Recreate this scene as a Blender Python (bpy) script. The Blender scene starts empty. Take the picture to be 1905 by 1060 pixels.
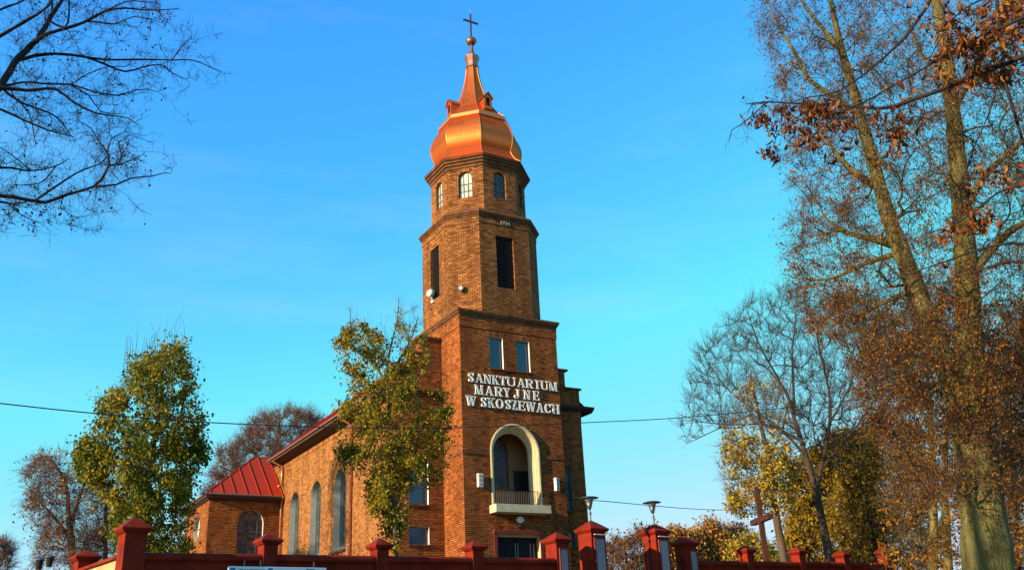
import bpy, math, random
import numpy as np
from mathutils import Vector, Matrix
from mathutils.geometry import tessellate_polygon
PI = math.pi
R_ = math.radians
scene = bpy.context.scene
col = scene.collection

# ---------------------------------------------------------------- camera, sky, sun, exposure
CAM = np.array([-23.51, -45.5, 0.0])       # eye level is z = 0 throughout
F_PX, CX, CY = 1740.27, 952.5, 530.0       # focal length and centre, in pixels of a 1905 px wide frame

def cam_axes(p, r, y):
    c, s = np.cos, np.sin
    fwd = np.array([s(y) * c(p), c(y) * c(p), s(p)])
    right = np.array([c(y), -s(y), 0.0])
    down = np.cross(fwd, right)
    rr = np.array([[c(r), -s(r), 0], [s(r), c(r), 0], [0, 0, 1]])
    return rr @ np.array([right, down, fwd])
RC = cam_axes(R_(21.581), R_(-2.7632), R_(30.838))
cd = bpy.data.cameras.new('camera')
cd.sensor_width = 36.0
cd.lens = F_PX / 1905.0 * 36.0
cd.clip_start = 0.1
cd.clip_end = 3000
cam = bpy.data.objects.new('camera', cd)
col.objects.link(cam)
m = Matrix.Identity(4)
for i in range(3):
    m[i][0] = RC[0][i]
    m[i][1] = -RC[1][i]
    m[i][2] = -RC[2][i]
    m[i][3] = CAM[i]
cam.matrix_world = m
scene.camera = cam

SUN_AZ, SUN_EL = 262.5, 17.0               # compass style: 0 = +Y (behind the church), 90 = +X
w = bpy.data.worlds.new('World')
scene.world = w
w.use_nodes = True
nt = w.node_tree
nt.nodes.clear()
sky = nt.nodes.new('ShaderNodeTexSky')
sky.sky_type = 'NISHITA'
sky.sun_disc = False
sky.sun_elevation = R_(SUN_EL)
sky.sun_rotation = R_(SUN_AZ)
sky.air_density = 1.0
sky.dust_density = 0.3
sky.ozone_density = 2.0
hs = nt.nodes.new('ShaderNodeHueSaturation')
hs.inputs['Hue'].default_value = 0.485
hs.inputs['Saturation'].default_value = 1.25
hs.inputs['Value'].default_value = 1.0
tint = nt.nodes.new('ShaderNodeMix')
tint.data_type = 'RGBA'
tint.blend_type = 'MULTIPLY'
tint.inputs[0].default_value = 1.0
tint.inputs[7].default_value = (0.62, 1.18, 1.75, 1)
bg = nt.nodes.new('ShaderNodeBackground')
bg.inputs[1].default_value = 0.15
wo = nt.nodes.new('ShaderNodeOutputWorld')
nt.links.new(sky.outputs[0], hs.inputs['Color'])
nt.links.new(hs.outputs[0], tint.inputs[6])
EXPO = 0.9
geo = nt.nodes.new('ShaderNodeTexCoord')
cmap = nt.nodes.new('ShaderNodeMapping'); cmap.inputs['Scale'].default_value = (1.2, 1.2, 7.0)
cn = nt.nodes.new('ShaderNodeTexNoise'); cn.inputs['Scale'].default_value = 1.6; cn.inputs['Detail'].default_value = 7; cn.inputs['Roughness'].default_value = 0.6
cr_w = nt.nodes.new('ShaderNodeMapRange'); cr_w.inputs[1].default_value = 0.5; cr_w.inputs[2].default_value = 0.78; cr_w.inputs[4].default_value = 0.13
nt.links.new(geo.outputs['Generated'], cmap.inputs[0]); nt.links.new(cmap.outputs[0], cn.inputs['Vector']); nt.links.new(cn.outputs[0], cr_w.inputs[0])
cloud = nt.nodes.new('ShaderNodeMix'); cloud.data_type = 'RGBA'
top = 1.0 / (2 ** EXPO) / 0.15
cloud.inputs[7].default_value = (top * 0.8, top * 0.92, top * 1.02, 1)
nt.links.new(cr_w.outputs[0], cloud.inputs[0]); nt.links.new(tint.outputs[2], cloud.inputs[6])
cap_ = nt.nodes.new('ShaderNodeVectorMath'); cap_.operation = 'MINIMUM'; cap_.inputs[1].default_value = (top * 0.62, top * 0.86, top * 1.05)
nt.links.new(cloud.outputs[2], cap_.inputs[0])
nt.links.new(cap_.outputs[0], bg.inputs[0])
nt.links.new(bg.outputs[0], wo.inputs[0])

sl = bpy.data.lights.new('sun', 'SUN')
sl.energy = 5.0
sl.angle = R_(0.5)
sl.color = (1.0, 0.80, 0.50)
so = bpy.data.objects.new('sun', sl)
col.objects.link(so)
sd = Vector((math.sin(R_(SUN_AZ)) * math.cos(R_(SUN_EL)), math.cos(R_(SUN_AZ)) * math.cos(R_(SUN_EL)), math.sin(R_(SUN_EL))))
so.rotation_euler = sd.to_track_quat('Z', 'Y').to_euler()
so.location = sd * 80
vs = scene.view_settings
vs.view_transform = 'Standard'
vs.look = 'None'
vs.exposure = EXPO
vs.gamma = 1.0

# ---------------------------------------------------------------- geometry of the view
def ray(u, v):
    d = RC.T @ np.array([(u - CX) / F_PX, (v - CY) / F_PX, 1.0])
    return d / np.linalg.norm(d)

def at(u, v, D):
    """the point seen at pixel (u, v) (1905 px frame) at horizontal distance D from the eye"""
    d = ray(u, v)
    return CAM + d * (D / math.hypot(d[0], d[1]))

# ---------------------------------------------------------------- tagging
def tag(o, label=None, cat=None, group=None, kind=None):
    if label: o['label'] = label
    if cat: o['category'] = cat
    if group: o['group'] = group
    if kind: o['kind'] = kind
    return o

def empty(name, loc=(0, 0, 0), rz=0.0, label=None, cat=None, group=None):
    o = bpy.data.objects.new(name, None)
    col.objects.link(o)
    o.location = loc
    o.rotation_euler = (0, 0, rz)
    o.empty_display_size = 0.3
    return tag(o, label, cat, group)

def children(o):
    return [c for c in bpy.data.objects if c.parent == o]

def copy_tree(o, parent=None, kids=None):
    c = o.copy()
    col.objects.link(c)
    c.parent = parent
    for ch in children(o):
        copy_tree(ch, c)
    return c

# ---------------------------------------------------------------- mesh builder
class MB:
    def __init__(self):
        self.v = []; self.f = []; self.uv = {}
    def quad(self, a, b, c, d, uv=None):
        return self.poly([a, b, c, d], uv)
    def poly(self, pts, uv=None):
        n = len(self.v)
        self.v += [tuple(map(float, p)) for p in pts]
        self.f.append(tuple(range(n, n + len(pts))))
        if uv: self.uv[len(self.f) - 1] = uv
    def box(self, x0, x1, y0, y1, z0, z1):
        p = [(x, y, z) for z in (z0, z1) for y in (y0, y1) for x in (x0, x1)]
        n = len(self.v)
        self.v += p
        for q in ((0, 2, 3, 1), (4, 5, 7, 6), (0, 1, 5, 4), (2, 6, 7, 3), (0, 4, 6, 2), (1, 3, 7, 5)):
            self.f.append(tuple(n + i for i in q))
        return self
    def obox(self, o, ax, ay, az, x0, x1, y0, y1, z0, z1):
        """box in a local frame"""
        o, ax, ay, az = map(Vector, (o, ax, ay, az))
        n = len(self.v)
        self.v += [tuple(o + ax * x + ay * y + az * z) for z in (z0, z1) for y in (y0, y1) for x in (x0, x1)]
        for q in ((0, 2, 3, 1), (4, 5, 7, 6), (0, 1, 5, 4), (2, 6, 7, 3), (0, 4, 6, 2), (1, 3, 7, 5)):
            self.f.append(tuple(n + i for i in q))
        return self
    def rings(self, rings, closed=True, caps=True):
        """loft through rings of equal length"""
        n0 = len(self.v)
        k = len(rings[0])
        for r in rings: self.v += [tuple(map(float, p)) for p in r]
        for i in range(len(rings) - 1):
            for j in range(k if closed else k - 1):
                a = n0 + i * k + j; b = n0 + i * k + (j + 1) % k
                self.f.append((a, b, b + k, a + k))
        if caps:
            self.f.append(tuple(n0 + k - 1 - j for j in range(k)))
            self.f.append(tuple(n0 + (len(rings) - 1) * k + j for j in range(k)))
        return self
    def lathe(self, cx, cy, prof, seg=20, caps=True):
        return self.rings([[(cx + r * math.cos(2 * PI * j / seg), cy + r * math.sin(2 * PI * j / seg), z) for j in range(seg)] for r, z in prof], caps=caps)
    def tube(self, pts, rad, seg=8, caps=True):
        pts = [Vector(p) for p in pts]
        if not hasattr(rad, '__len__'): rad = [rad] * len(pts)
        up = Vector((0, 0, 1))
        rings = []
        t0 = (pts[1] - pts[0]).normalized()
        nrm = t0.cross(up)
        if nrm.length < 1e-3: nrm = t0.cross(Vector((0, 1, 0)))
        nrm.normalize()
        for i, p in enumerate(pts):
            a = pts[max(i - 1, 0)]; b = pts[min(i + 1, len(pts) - 1)]
            t = (b - a).normalized()
            nrm = (nrm - t * nrm.dot(t)).normalized()
            bn = t.cross(nrm)
            rings.append([p + (nrm * math.cos(2 * PI * j / seg) + bn * math.sin(2 * PI * j / seg)) * rad[i] for j in range(seg)])
        return self.rings(rings, caps=caps)
    def build(self, name, mat, parent=None, smooth=False, bevel=0):
        me = bpy.data.meshes.new(name)
        me.from_pydata(self.v, [], self.f)
        uvl = me.uv_layers.new(name='UVMap')
        data = np.zeros(len(me.loops) * 2)
        for p in me.polygons:
            custom = self.uv.get(p.index)
            n = p.normal
            if not custom:
                if abs(n.z) > 0.75:
                    tx, ty = Vector((1, 0, 0)), Vector((0, 1, 0))
                else:
                    tx = Vector((-n.y, n.x, 0)).normalized(); ty = n.cross(tx)
                    if ty.z < 0: ty = -ty
            for k, li in enumerate(p.loop_indices):
                if custom: data[2 * li:2 * li + 2] = custom[k]
                else:
                    c = me.vertices[me.loops[li].vertex_index].co
                    data[2 * li] = c.dot(tx); data[2 * li + 1] = c.dot(ty)
        uvl.data.foreach_set('uv', data)
        if smooth:
            me.polygons.foreach_set('use_smooth', [True] * len(me.polygons))
        me.materials.append(mat)
        me.validate()
        o = bpy.data.objects.new(name, me)
        col.objects.link(o)
        o.parent = parent
        if bevel:
            b = o.modifiers.new('bevel', 'BEVEL'); b.width = bevel; b.segments = 2; b.limit_method = 'ANGLE'
        return o

def arch(s0, s1, z0, zs, seg=14):
    """outline of a round headed opening, counter-clockwise; zs = springing height"""
    c = (s0 + s1) / 2; r = (s1 - s0) / 2
    return [(s0, z0), (s1, z0)] + [(c + r * math.cos(PI * i / seg), zs + r * math.sin(PI * i / seg)) for i in range(seg + 1)]

def rect(s0, s1, z0, z1):
    return [(s0, z0), (s1, z0), (s1, z1), (s0, z1)]

def wall_face(mb, o, t, outline, holes=(), u0=0.0):
    """flat wall through o along the horizontal tangent t, outline and holes in (s, z)"""
    o = Vector(o); t = Vector(t).normalized(); up = Vector((0, 0, 1))
    loops = [[Vector((s, z, 0)) for s, z in L] for L in [outline] + list(holes)]
    tris = tessellate_polygon(loops)
    flat = [p for L in loops for p in L]
    for tr in tris:
        pts = [o + t * flat[i].x + up * flat[i].y for i in tr]
        mb.poly(pts, [(flat[i].x + u0, flat[i].y) for i in tr])

def reveal(mb, o, t, inward, hole, depth, shrink=0.0):
    """the strip round an opening, going inward by depth; returns the shrunken inner outline"""
    o = Vector(o); t = Vector(t).normalized(); n = Vector(inward).normalized(); up = Vector((0, 0, 1))
    cs = sum(p[0] for p in hole) / len(hole); cz = sum(p[1] for p in hole) / len(hole)
    inner = hole if not shrink else [(cs + (s - cs) * (1 - shrink), cz + (z - cz) * (1 - shrink)) for s, z in hole]
    k = len(hole); acc = 0
    for i in range(k):
        a, b = hole[i], hole[(i + 1) % k]; c, d = inner[(i + 1) % k], inner[i]
        L = math.hypot(a[0] - b[0], a[1] - b[1])
        P = lambda q, dd: o + t * q[0] + up * q[1] + n * dd
        mb.poly([P(a, 0), P(b, 0), P(c, depth), P(d, depth)], [(0, acc), (0, acc + L), (depth, acc + L), (depth, acc)])
        acc += L
    return inner

def fill(mb, o, t, inward, outline, depth):
    wall_face(mb, Vector(o) + Vector(inward).normalized() * depth, t, outline)

def ring2d(mb, o, t, out, outer, inner, proud, thick=None):
    """flat band between two outlines of equal count, standing proud of the wall"""
    o = Vector(o); t = Vector(t).normalized(); n = Vector(out).normalized(); up = Vector((0, 0, 1))
    k = len(outer)
    P = lambda q, d: o + t * q[0] + up * q[1] + n * d
    acc = 0
    for i in range(k - 1):
        a, b, c, d = outer[i], outer[i + 1], inner[i + 1], inner[i]
        L = math.hypot(a[0] - b[0], a[1] - b[1]); W = math.hypot(a[0] - d[0], a[1] - d[1])
        mb.poly([P(a, proud), P(b, proud), P(c, proud), P(d, proud)], [(0, acc), (0, acc + L), (W, acc + L), (W, acc)])
        mb.quad(P(a, proud), P(b, proud), P(b, 0), P(a, 0))
        mb.quad(P(d, proud), P(c, proud), P(c, -0.02), P(d, -0.02))
        acc += L

def arc_pts(cs, cz, r, n=16, a0=0.0, a1=PI):
    return [(cs + r * math.cos(a0 + (a1 - a0) * i / n), cz + r * math.sin(a0 + (a1 - a0) * i / n)) for i in range(n + 1)]

# ---------------------------------------------------------------- materials
def new_mat(name):
    mt = bpy.data.materials.new(name); mt.use_nodes = True
    n = mt.node_tree; b = n.nodes['Principled BSDF']
    return mt, n, b

def N(n, t, **kw):
    x = n.nodes.new(t)
    for k, v in kw.items(): setattr(x, k, v)
    return x

def plain(name, c, rough=0.7, metal=0.0, bump=0.0, bscale=20.0, var=0.0, vscale=3.0, c2=None, spec=0.4, detail=6):
    mt, n, b = new_mat(name)
    b.inputs['Roughness'].default_value = rough
    b.inputs['Metallic'].default_value = metal
    b.inputs['Specular IOR Level'].default_value = spec
    b.inputs['Base Color'].default_value = (*c, 1)
    tc = N(n, 'ShaderNodeTexCoord')
    if var or c2:
        nz = N(n, 'ShaderNodeTexNoise'); nz.inputs['Scale'].default_value = vscale; nz.inputs['Detail'].default_value = detail
        nz.inputs['Roughness'].default_value = 0.65
        n.links.new(tc.outputs['Object'], nz.inputs['Vector'])
        cr = N(n, 'ShaderNodeValToRGB')
        cc = c2 or tuple(x * (1 - var) for x in c)
        cr.color_ramp.elements[0].position = 0.3; cr.color_ramp.elements[1].position = 0.7
        cr.color_ramp.elements[0].color = (*cc, 1); cr.color_ramp.elements[1].color = (*c, 1)
        n.links.new(nz.outputs[0], cr.inputs[0]); n.links.new(cr.outputs[0], b.inputs['Base Color'])
    if bump:
        nb = N(n, 'ShaderNodeTexNoise'); nb.inputs['Scale'].default_value = bscale; nb.inputs['Detail'].default_value = 8
        n.links.new(tc.outputs['Object'], nb.inputs['Vector'])
        bp = N(n, 'ShaderNodeBump'); bp.inputs['Strength'].default_value = bump; bp.inputs['Distance'].default_value = 0.05
        n.links.new(nb.outputs[0], bp.inputs['Height']); n.links.new(bp.outputs[0], b.inputs['Normal'])
    return mt

def brick_mat(name, ca, cb, mortar, stain=(0.09, 0.04, 0.02), bw=0.27, rh=0.088, msize=0.013, mix_stain=0.55):
    mt, n, b = new_mat(name)
    L = n.links.new
    uv = N(n, 'ShaderNodeUVMap'); tc = N(n, 'ShaderNodeTexCoord')
    br = N(n, 'ShaderNodeTexBrick')
    br.inputs['Scale'].default_value = 1.0
    br.inputs['Brick Width'].default_value = bw
    br.inputs['Row Height'].default_value = rh
    br.inputs['Mortar Size'].default_value = msize
    br.inputs['Mortar Smooth'].default_value = 0.3
    br.inputs['Bias'].default_value = 0.1
    br.inputs['Color1'].default_value = (*ca, 1); br.inputs['Color2'].default_value = (*cb, 1); br.inputs['Mortar'].default_value = (*mortar, 1)
    L(uv.outputs[0], br.inputs['Vector'])
    # a few burnt and a few pale bricks
    wn = N(n, 'ShaderNodeTexWhiteNoise'); wn.noise_dimensions = '2D'
    sp = N(n, 'ShaderNodeVectorMath', operation='DIVIDE'); sp.inputs[1].default_value = (bw, rh, 1)
    fl = N(n, 'ShaderNodeVectorMath', operation='FLOOR')
    L(uv.outputs[0], sp.inputs[0]); L(sp.outputs[0], fl.inputs[0]); L(fl.outputs[0], wn.inputs[0])
    cr = N(n, 'ShaderNodeValToRGB')
    e = cr.color_ramp.elements
    e[0].position = 0.0; e[0].color = (0.38, 0.34, 0.34, 1)
    e[1].position = 1.0; e[1].color = (1.6, 1.5, 1.45, 1)
    for pos, v in ((0.12, 0.7), (0.3, 0.92), (0.75, 1.06), (0.92, 1.22)):
        k = e.new(pos); k.color = (v, v, v, 1)
    L(wn.outputs[0], cr.inputs[0])
    mul = N(n, 'ShaderNodeMix', data_type='RGBA', blend_type='MULTIPLY'); mul.inputs[0].default_value = 0.75
    L(br.outputs[0], mul.inputs[6]); L(cr.outputs[0], mul.inputs[7])
    # weathering
    nz = N(n, 'ShaderNodeTexNoise'); nz.inputs['Scale'].default_value = 0.55; nz.inputs['Detail'].default_value = 9; nz.inputs['Roughness'].default_value = 0.7
    mp = N(n, 'ShaderNodeMapping'); mp.inputs['Scale'].default_value = (1, 1, 0.6)
    L(tc.outputs['Object'], mp.inputs[0]); L(mp.outputs[0], nz.inputs['Vector'])
    r2 = N(n, 'ShaderNodeValToRGB'); r2.color_ramp.elements[0].position = 0.44; r2.color_ramp.elements[1].position = 0.75
    r2.color_ramp.elements[0].color = (0, 0, 0, 1); r2.color_ramp.elements[1].color = (mix_stain,) * 3 + (1,)
    L(nz.outputs[0], r2.inputs[0])
    st = N(n, 'ShaderNodeMix', data_type='RGBA'); st.inputs[7].default_value = (*stain, 1)
    L(r2.outputs[0], st.inputs[0]); L(mul.outputs[2], st.inputs[6])
    n3 = N(n, 'ShaderNodeTexNoise'); n3.inputs['Scale'].default_value = 1.6; n3.inputs['Detail'].default_value = 6
    m3 = N(n, 'ShaderNodeMapping'); m3.inputs['Scale'].default_value = (1, 1, 0.09)
    L(tc.outputs['Object'], m3.inputs[0]); L(m3.outputs[0], n3.inputs['Vector'])
    r3 = N(n, 'ShaderNodeValToRGB'); r3.color_ramp.elements[0].position = 0.35; r3.color_ramp.elements[1].position = 0.62
    r3.color_ramp.elements[0].color = (0.62, 0.6, 0.6, 1); r3.color_ramp.elements[1].color = (1.08, 1.08, 1.08, 1)
    L(n3.outputs[0], r3.inputs[0])
    s3 = N(n, 'ShaderNodeMix', data_type='RGBA', blend_type='MULTIPLY'); s3.inputs[0].default_value = 0.7
    L(st.outputs[2], s3.inputs[6]); L(r3.outputs[0], s3.inputs[7])
    L(s3.outputs[2], b.inputs['Base Color'])
    b.inputs['Roughness'].default_value = 0.9
    b.inputs['Specular IOR Level'].default_value = 0.06
    bp = N(n, 'ShaderNodeBump'); bp.inputs['Strength'].default_value = 0.8; bp.inputs['Distance'].default_value = 0.02
    inv = N(n, 'ShaderNodeMath', operation='MULTIPLY_ADD'); inv.inputs[1].default_value = -1.0
    L(br.outputs['Fac'], inv.inputs[0]); L(wn.outputs[0], inv.inputs[2])
    L(inv.outputs[0], bp.inputs['Height']); L(bp.outputs[0], b.inputs['Normal'])
    return mt

M = {}
M['brick'] = brick_mat('church_brick', (0.50, 0.165, 0.042), (0.31, 0.085, 0.024), (0.10, 0.036, 0.015), rh=0.11, bw=0.3, msize=0.02, mix_stain=0.45)
M['brick_old'] = brick_mat('tower_brick', (0.53, 0.22, 0.06), (0.27, 0.09, 0.028), (0.09, 0.04, 0.018), rh=0.11, bw=0.3, msize=0.024, mix_stain=0.6)
M['brick_light'] = brick_mat('nave_brick', (0.47, 0.205, 0.062), (0.34, 0.125, 0.04), (0.15, 0.07, 0.032), rh=0.11, bw=0.3, msize=0.02, mix_stain=0.3)
M['cornice'] = plain('cornice_stone', (0.2, 0.085, 0.035), 0.9, bump=0.5, bscale=9, spec=0.1, c2=(0.07, 0.03, 0.016), vscale=2.2)
M['gutter'] = plain('gutter_metal', (0.34, 0.22, 0.17), 0.45, 0.6, c2=(0.22, 0.12, 0.08), vscale=4)
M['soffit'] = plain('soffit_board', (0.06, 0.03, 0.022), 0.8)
M['white_trim'] = plain('white_reveal', (0.78, 0.74, 0.66), 0.7, c2=(0.6, 0.56, 0.5), vscale=5)
M['grey_plaster'] = plain('grey_reveal', (0.34, 0.36, 0.34), 0.85, c2=(0.24, 0.25, 0.24), vscale=3)
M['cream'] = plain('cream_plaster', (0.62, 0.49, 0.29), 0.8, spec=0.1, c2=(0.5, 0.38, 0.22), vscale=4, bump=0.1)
M['slab'] = plain('balcony_plaster', (0.6, 0.53, 0.38), 0.85, spec=0.1, c2=(0.42, 0.36, 0.25), vscale=2.5, bump=0.15)
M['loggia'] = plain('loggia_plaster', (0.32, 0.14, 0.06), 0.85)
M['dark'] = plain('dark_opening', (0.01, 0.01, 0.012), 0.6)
M['louver'] = plain('louver_wood', (0.035, 0.03, 0.03), 0.75)
M['iron'] = plain('wrought_iron', (0.025, 0.02, 0.018), 0.5, 0.6)
M['door'] = plain('door_navy', (0.01, 0.008, 0.016), 0.5, spec=0.15)
M['door_bar'] = plain('door_steel', (0.4, 0.38, 0.36), 0.3, 0.9)
M['white'] = plain('letter_white', (0.84, 0.84, 0.8), 0.5, c2=(0.72, 0.73, 0.7), vscale=1.5)
M['date_stone'] = plain('date_stone', (0.42, 0.36, 0.27), 0.8)
M['dark_red'] = plain('dark_red_paint', (0.16, 0.02, 0.015), 0.6)
M['frame'] = plain('window_frame', (0.1, 0.1, 0.1), 0.5)
M['bars'] = plain('glazing_bar', (0.085, 0.09, 0.085), 0.6)
M['pipe'] = plain('copper_pipe', (0.75, 0.33, 0.18), 0.38, 0.75, c2=(0.5, 0.18, 0.1), vscale=3)
M['lamp_metal'] = plain('lamp_metal', (0.12, 0.13, 0.14), 0.45, 0.7)
M['lamp_glass'] = plain('lamp_diffuser', (0.32, 0.34, 0.35), 0.25)
M['wood'] = plain('cross_wood', (0.08, 0.03, 0.02), 0.85, spec=0.1, c2=(0.04, 0.016, 0.014), vscale=6, bump=0.4, bscale=30)
M['speaker'] = plain('speaker_case', (0.66, 0.64, 0.58), 0.6)
M['speaker_grill'] = plain('speaker_grill', (0.25, 0.25, 0.24), 0.6)
M['cable'] = plain('cable_black', (0.015, 0.015, 0.02), 0.6)
M['sign'] = plain('sign_white', (0.7, 0.72, 0.74), 0.45)
M['blue'] = plain('sign_blue', (0.02, 0.16, 0.4), 0.5)
M['sign_text'] = plain('sign_lettering', (0.05, 0.09, 0.16), 0.5)
M['sign_green'] = plain('sign_picture', (0.08, 0.16, 0.1), 0.5, c2=(0.1, 0.2, 0.3), vscale=25)
M['gold_fin'] = plain('finial_copper', (0.42, 0.2, 0.13), 0.4, 0.8, c2=(0.25, 0.11, 0.08), vscale=5)
M['cross_metal'] = plain('cross_metal', (0.16, 0.09, 0.09), 0.45, 0.7)
M['side_plaster'] = plain('side_wall_plaster', (0.5, 0.36, 0.16), 0.9, c2=(0.3, 0.22, 0.12), vscale=2, bump=0.5, bscale=6)

def glass(name, c, rough=0.08, wob=0.02):
    mt, n, b = new_mat(name)
    b.inputs['Base Color'].default_value = (*c, 1)
    b.inputs['Roughness'].default_value = rough
    b.inputs['Specular IOR Level'].default_value = 0.8
    tc = N(n, 'ShaderNodeTexCoord')
    nz = N(n, 'ShaderNodeTexNoise'); nz.inputs['Scale'].default_value = 3.0
    n.links.new(tc.outputs['Object'], nz.inputs['Vector'])
    bp = N(n, 'ShaderNodeBump'); bp.inputs['Strength'].default_value = 0.15; bp.inputs['Distance'].default_value = wob
    n.links.new(nz.outputs[0], bp.inputs['Height']); n.links.new(bp.outputs[0], b.inputs['Normal'])
    return mt
M['glass_blue'] = glass('window_glass', (0.012, 0.03, 0.075))
M['glass_dark'] = glass('dark_glass', (0.015, 0.018, 0.024))
M['glass_case'] = glass('display_glass', (0.085, 0.11, 0.16), 0.2)

def patch_glass(name, cols, scale=7.0, rough=0.3):
    """leaded or dusty glass: small panes of differing tone"""
    mt, n, b = new_mat(name)
    tc = N(n, 'ShaderNodeTexCoord')
    vo = N(n, 'ShaderNodeTexVoronoi'); vo.inputs['Scale'].default_value = scale
    cr = N(n, 'ShaderNodeValToRGB'); cr.color_ramp.interpolation = 'CONSTANT'
    for i, c in enumerate(cols):
        if i < 2: e = cr.color_ramp.elements[i]
        else: e = cr.color_ramp.elements.new(0.5)
        e.color = (*c, 1)
    for i, e in enumerate(cr.color_ramp.elements): e.position = i / len(cols)
    n.links.new(tc.outputs['Object'], vo.inputs['Vector'])
    n.links.new(vo.outputs['Color'], cr.inputs[0]); n.links.new(cr.outputs[0], b.inputs['Base Color'])
    b.inputs['Roughness'].default_value = rough
    return mt
M['stained'] = patch_glass('stained_glass', [(0.03, 0.03, 0.035), (0.05, 0.03, 0.02), (0.08, 0.05, 0.04), (0.02, 0.025, 0.04), (0.12, 0.08, 0.07)], 5.0)
M['dusty'] = patch_glass('dusty_glass', [(0.4, 0.42, 0.36), (0.55, 0.55, 0.46), (0.32, 0.35, 0.32)], 2.2, 0.5)
M['dusty_dark'] = patch_glass('old_glass', [(0.05, 0.06, 0.06), (0.075, 0.08, 0.075), (0.03, 0.042, 0.052)], 2.2, 0.4)
M['picture'] = patch_glass('painted_panel', [(0.02, 0.012, 0.012), (0.05, 0.03, 0.025), (0.03, 0.025, 0.04), (0.09, 0.05, 0.045), (0.015, 0.015, 0.02)], 6.5, 0.4)

def stucco(name, c, dirt):
    mt, n, b = new_mat(name)
    L = n.links.new
    tc = N(n, 'ShaderNodeTexCoord')
    nz = N(n, 'ShaderNodeTexNoise'); nz.inputs['Scale'].default_value = 1.7; nz.inputs['Detail'].default_value = 10; nz.inputs['Roughness'].default_value = 0.7
    L(tc.outputs['Object'], nz.inputs['Vector'])
    cr = N(n, 'ShaderNodeValToRGB')
    cr.color_ramp.elements[0].position = 0.35; cr.color_ramp.elements[0].color = (*dirt, 1)
    cr.color_ramp.elements[1].position = 0.62; cr.color_ramp.elements[1].color = (*c, 1)
    L(nz.outputs[0], cr.inputs[0]); L(cr.outputs[0], b.inputs['Base Color'])
    n2 = N(n, 'ShaderNodeTexNoise'); n2.inputs['Scale'].default_value = 60; n2.inputs['Detail'].default_value = 6
    L(tc.outputs['Object'], n2.inputs['Vector'])
    bp = N(n, 'ShaderNodeBump'); bp.inputs['Strength'].default_value = 0.5; bp.inputs['Distance'].default_value = 0.015
    L(n2.outputs[0], bp.inputs['Height']); L(bp.outputs[0], b.inputs['Normal'])
    b.inputs['Roughness'].default_value = 0.8
    b.inputs['Specular IOR Level'].default_value = 0.1
    return mt
M['red_wall'] = stucco('red_stucco', (0.25, 0.022, 0.008), (0.11, 0.010, 0.006))

def sheet(name, c, c2, rough, metal, bw, rh, mort, bump=0.35):
    """sheet metal laid in courses: uv driven joints, slightly uneven sheets"""
    mt, n, b = new_mat(name)
    L = n.links.new
    uv = N(n, 'ShaderNodeUVMap'); tc = N(n, 'ShaderNodeTexCoord')
    br = N(n, 'ShaderNodeTexBrick'); br.inputs['Scale'].default_value = 1.0
    br.inputs['Brick Width'].default_value = bw; br.inputs['Row Height'].default_value = rh
    br.inputs['Mortar Size'].default_value = 0.012; br.inputs['Mortar Smooth'].default_value = 0.4
    br.inputs['Color1'].default_value = (*c, 1); br.inputs['Color2'].default_value = (*c2, 1); br.inputs['Mortar'].default_value = (*mort, 1)
    L(uv.outputs[0], br.inputs['Vector']); L(br.outputs[0], b.inputs['Base Color'])
    b.inputs['Roughness'].default_value = rough; b.inputs['Metallic'].default_value = metal
    nz = N(n, 'ShaderNodeTexNoise'); nz.inputs['Scale'].default_value = 1.3; nz.inputs['Detail'].default_value = 4
    L(tc.outputs['Object'], nz.inputs['Vector'])
    ad = N(n, 'ShaderNodeMath', operation='MULTIPLY_ADD'); ad.inputs[1].default_value = -0.15
    L(br.outputs['Fac'], ad.inputs[0]); L(nz.outputs[0], ad.inputs[2])
    bp = N(n, 'ShaderNodeBump'); bp.inputs['Strength'].default_value = bump; bp.inputs['Distance'].default_value = 0.05
    L(ad.outputs[0], bp.inputs['Height']); L(bp.outputs[0], b.inputs['Normal'])
    b.inputs['Specular IOR Level'].default_value = 0.2
    b.inputs['Specular Tint'].default_value = (0.75, 0.3, 0.12, 1)
    return mt
M['copper'] = sheet('copper_sheet', (0.78, 0.165, 0.038), (0.62, 0.115, 0.026), 0.38, 0.74, 1.9, 0.42, (0.4, 0.13, 0.06), 0.25)
M['copper_band'] = plain('copper_band', (0.8, 0.27, 0.08), 0.38, 0.8)
M['roof'] = sheet('red_roof_metal', (0.38, 0.034, 0.009), (0.34, 0.03, 0.008), 0.6, 0.0, 50, 50, (0.3, 0.05, 0.03), 0.3)

# ---------------------------------------------------------------- ground
def ground_z(y):
    pts = [(-400, -3.0), (-60, -1.9), (-46, -1.6), (-30, -0.4), (-24.6, 0.3), (-23, 0.4), (-12, 2.2), (-2, 3.0), (40, 3.2), (400, 3.0), (1600, 0)]
    for (a, za), (b, zb) in zip(pts, pts[1:]):
        if y <= b:
            return za + (zb - za) * (y - a) / (b - a)
    return 0.0
gm = plain('meadow_grass', (0.07, 0.09, 0.03), 0.95, bump=0.6, bscale=4, c2=(0.1, 0.07, 0.03), vscale=0.5)
gb = MB()
xs = [-1500, -400, -120, -60, -30, 0, 30, 60, 120, 400, 1500]
ys = [-400, -60, -46, -30, -24.6, -23, -12, -2, 40, 400, 1600]
for i in range(len(xs) - 1):
    for j in range(len(ys) - 1):
        gb.quad(*[(x, y, ground_z(y)) for x, y in ((xs[i], ys[j]), (xs[i + 1], ys[j]), (xs[i + 1], ys[j + 1]), (xs[i], ys[j + 1]))])
tag(gb.build('ground', gm), kind='structure')
rb = MB()
nW = Vector((math.sin(R_(-8)), math.cos(R_(-8)), 0)); tW = Vector((nW.y, -nW.x, 0))   # normal and run of the boundary wall
CW = Vector(CAM)
P_W = 21.5
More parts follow.
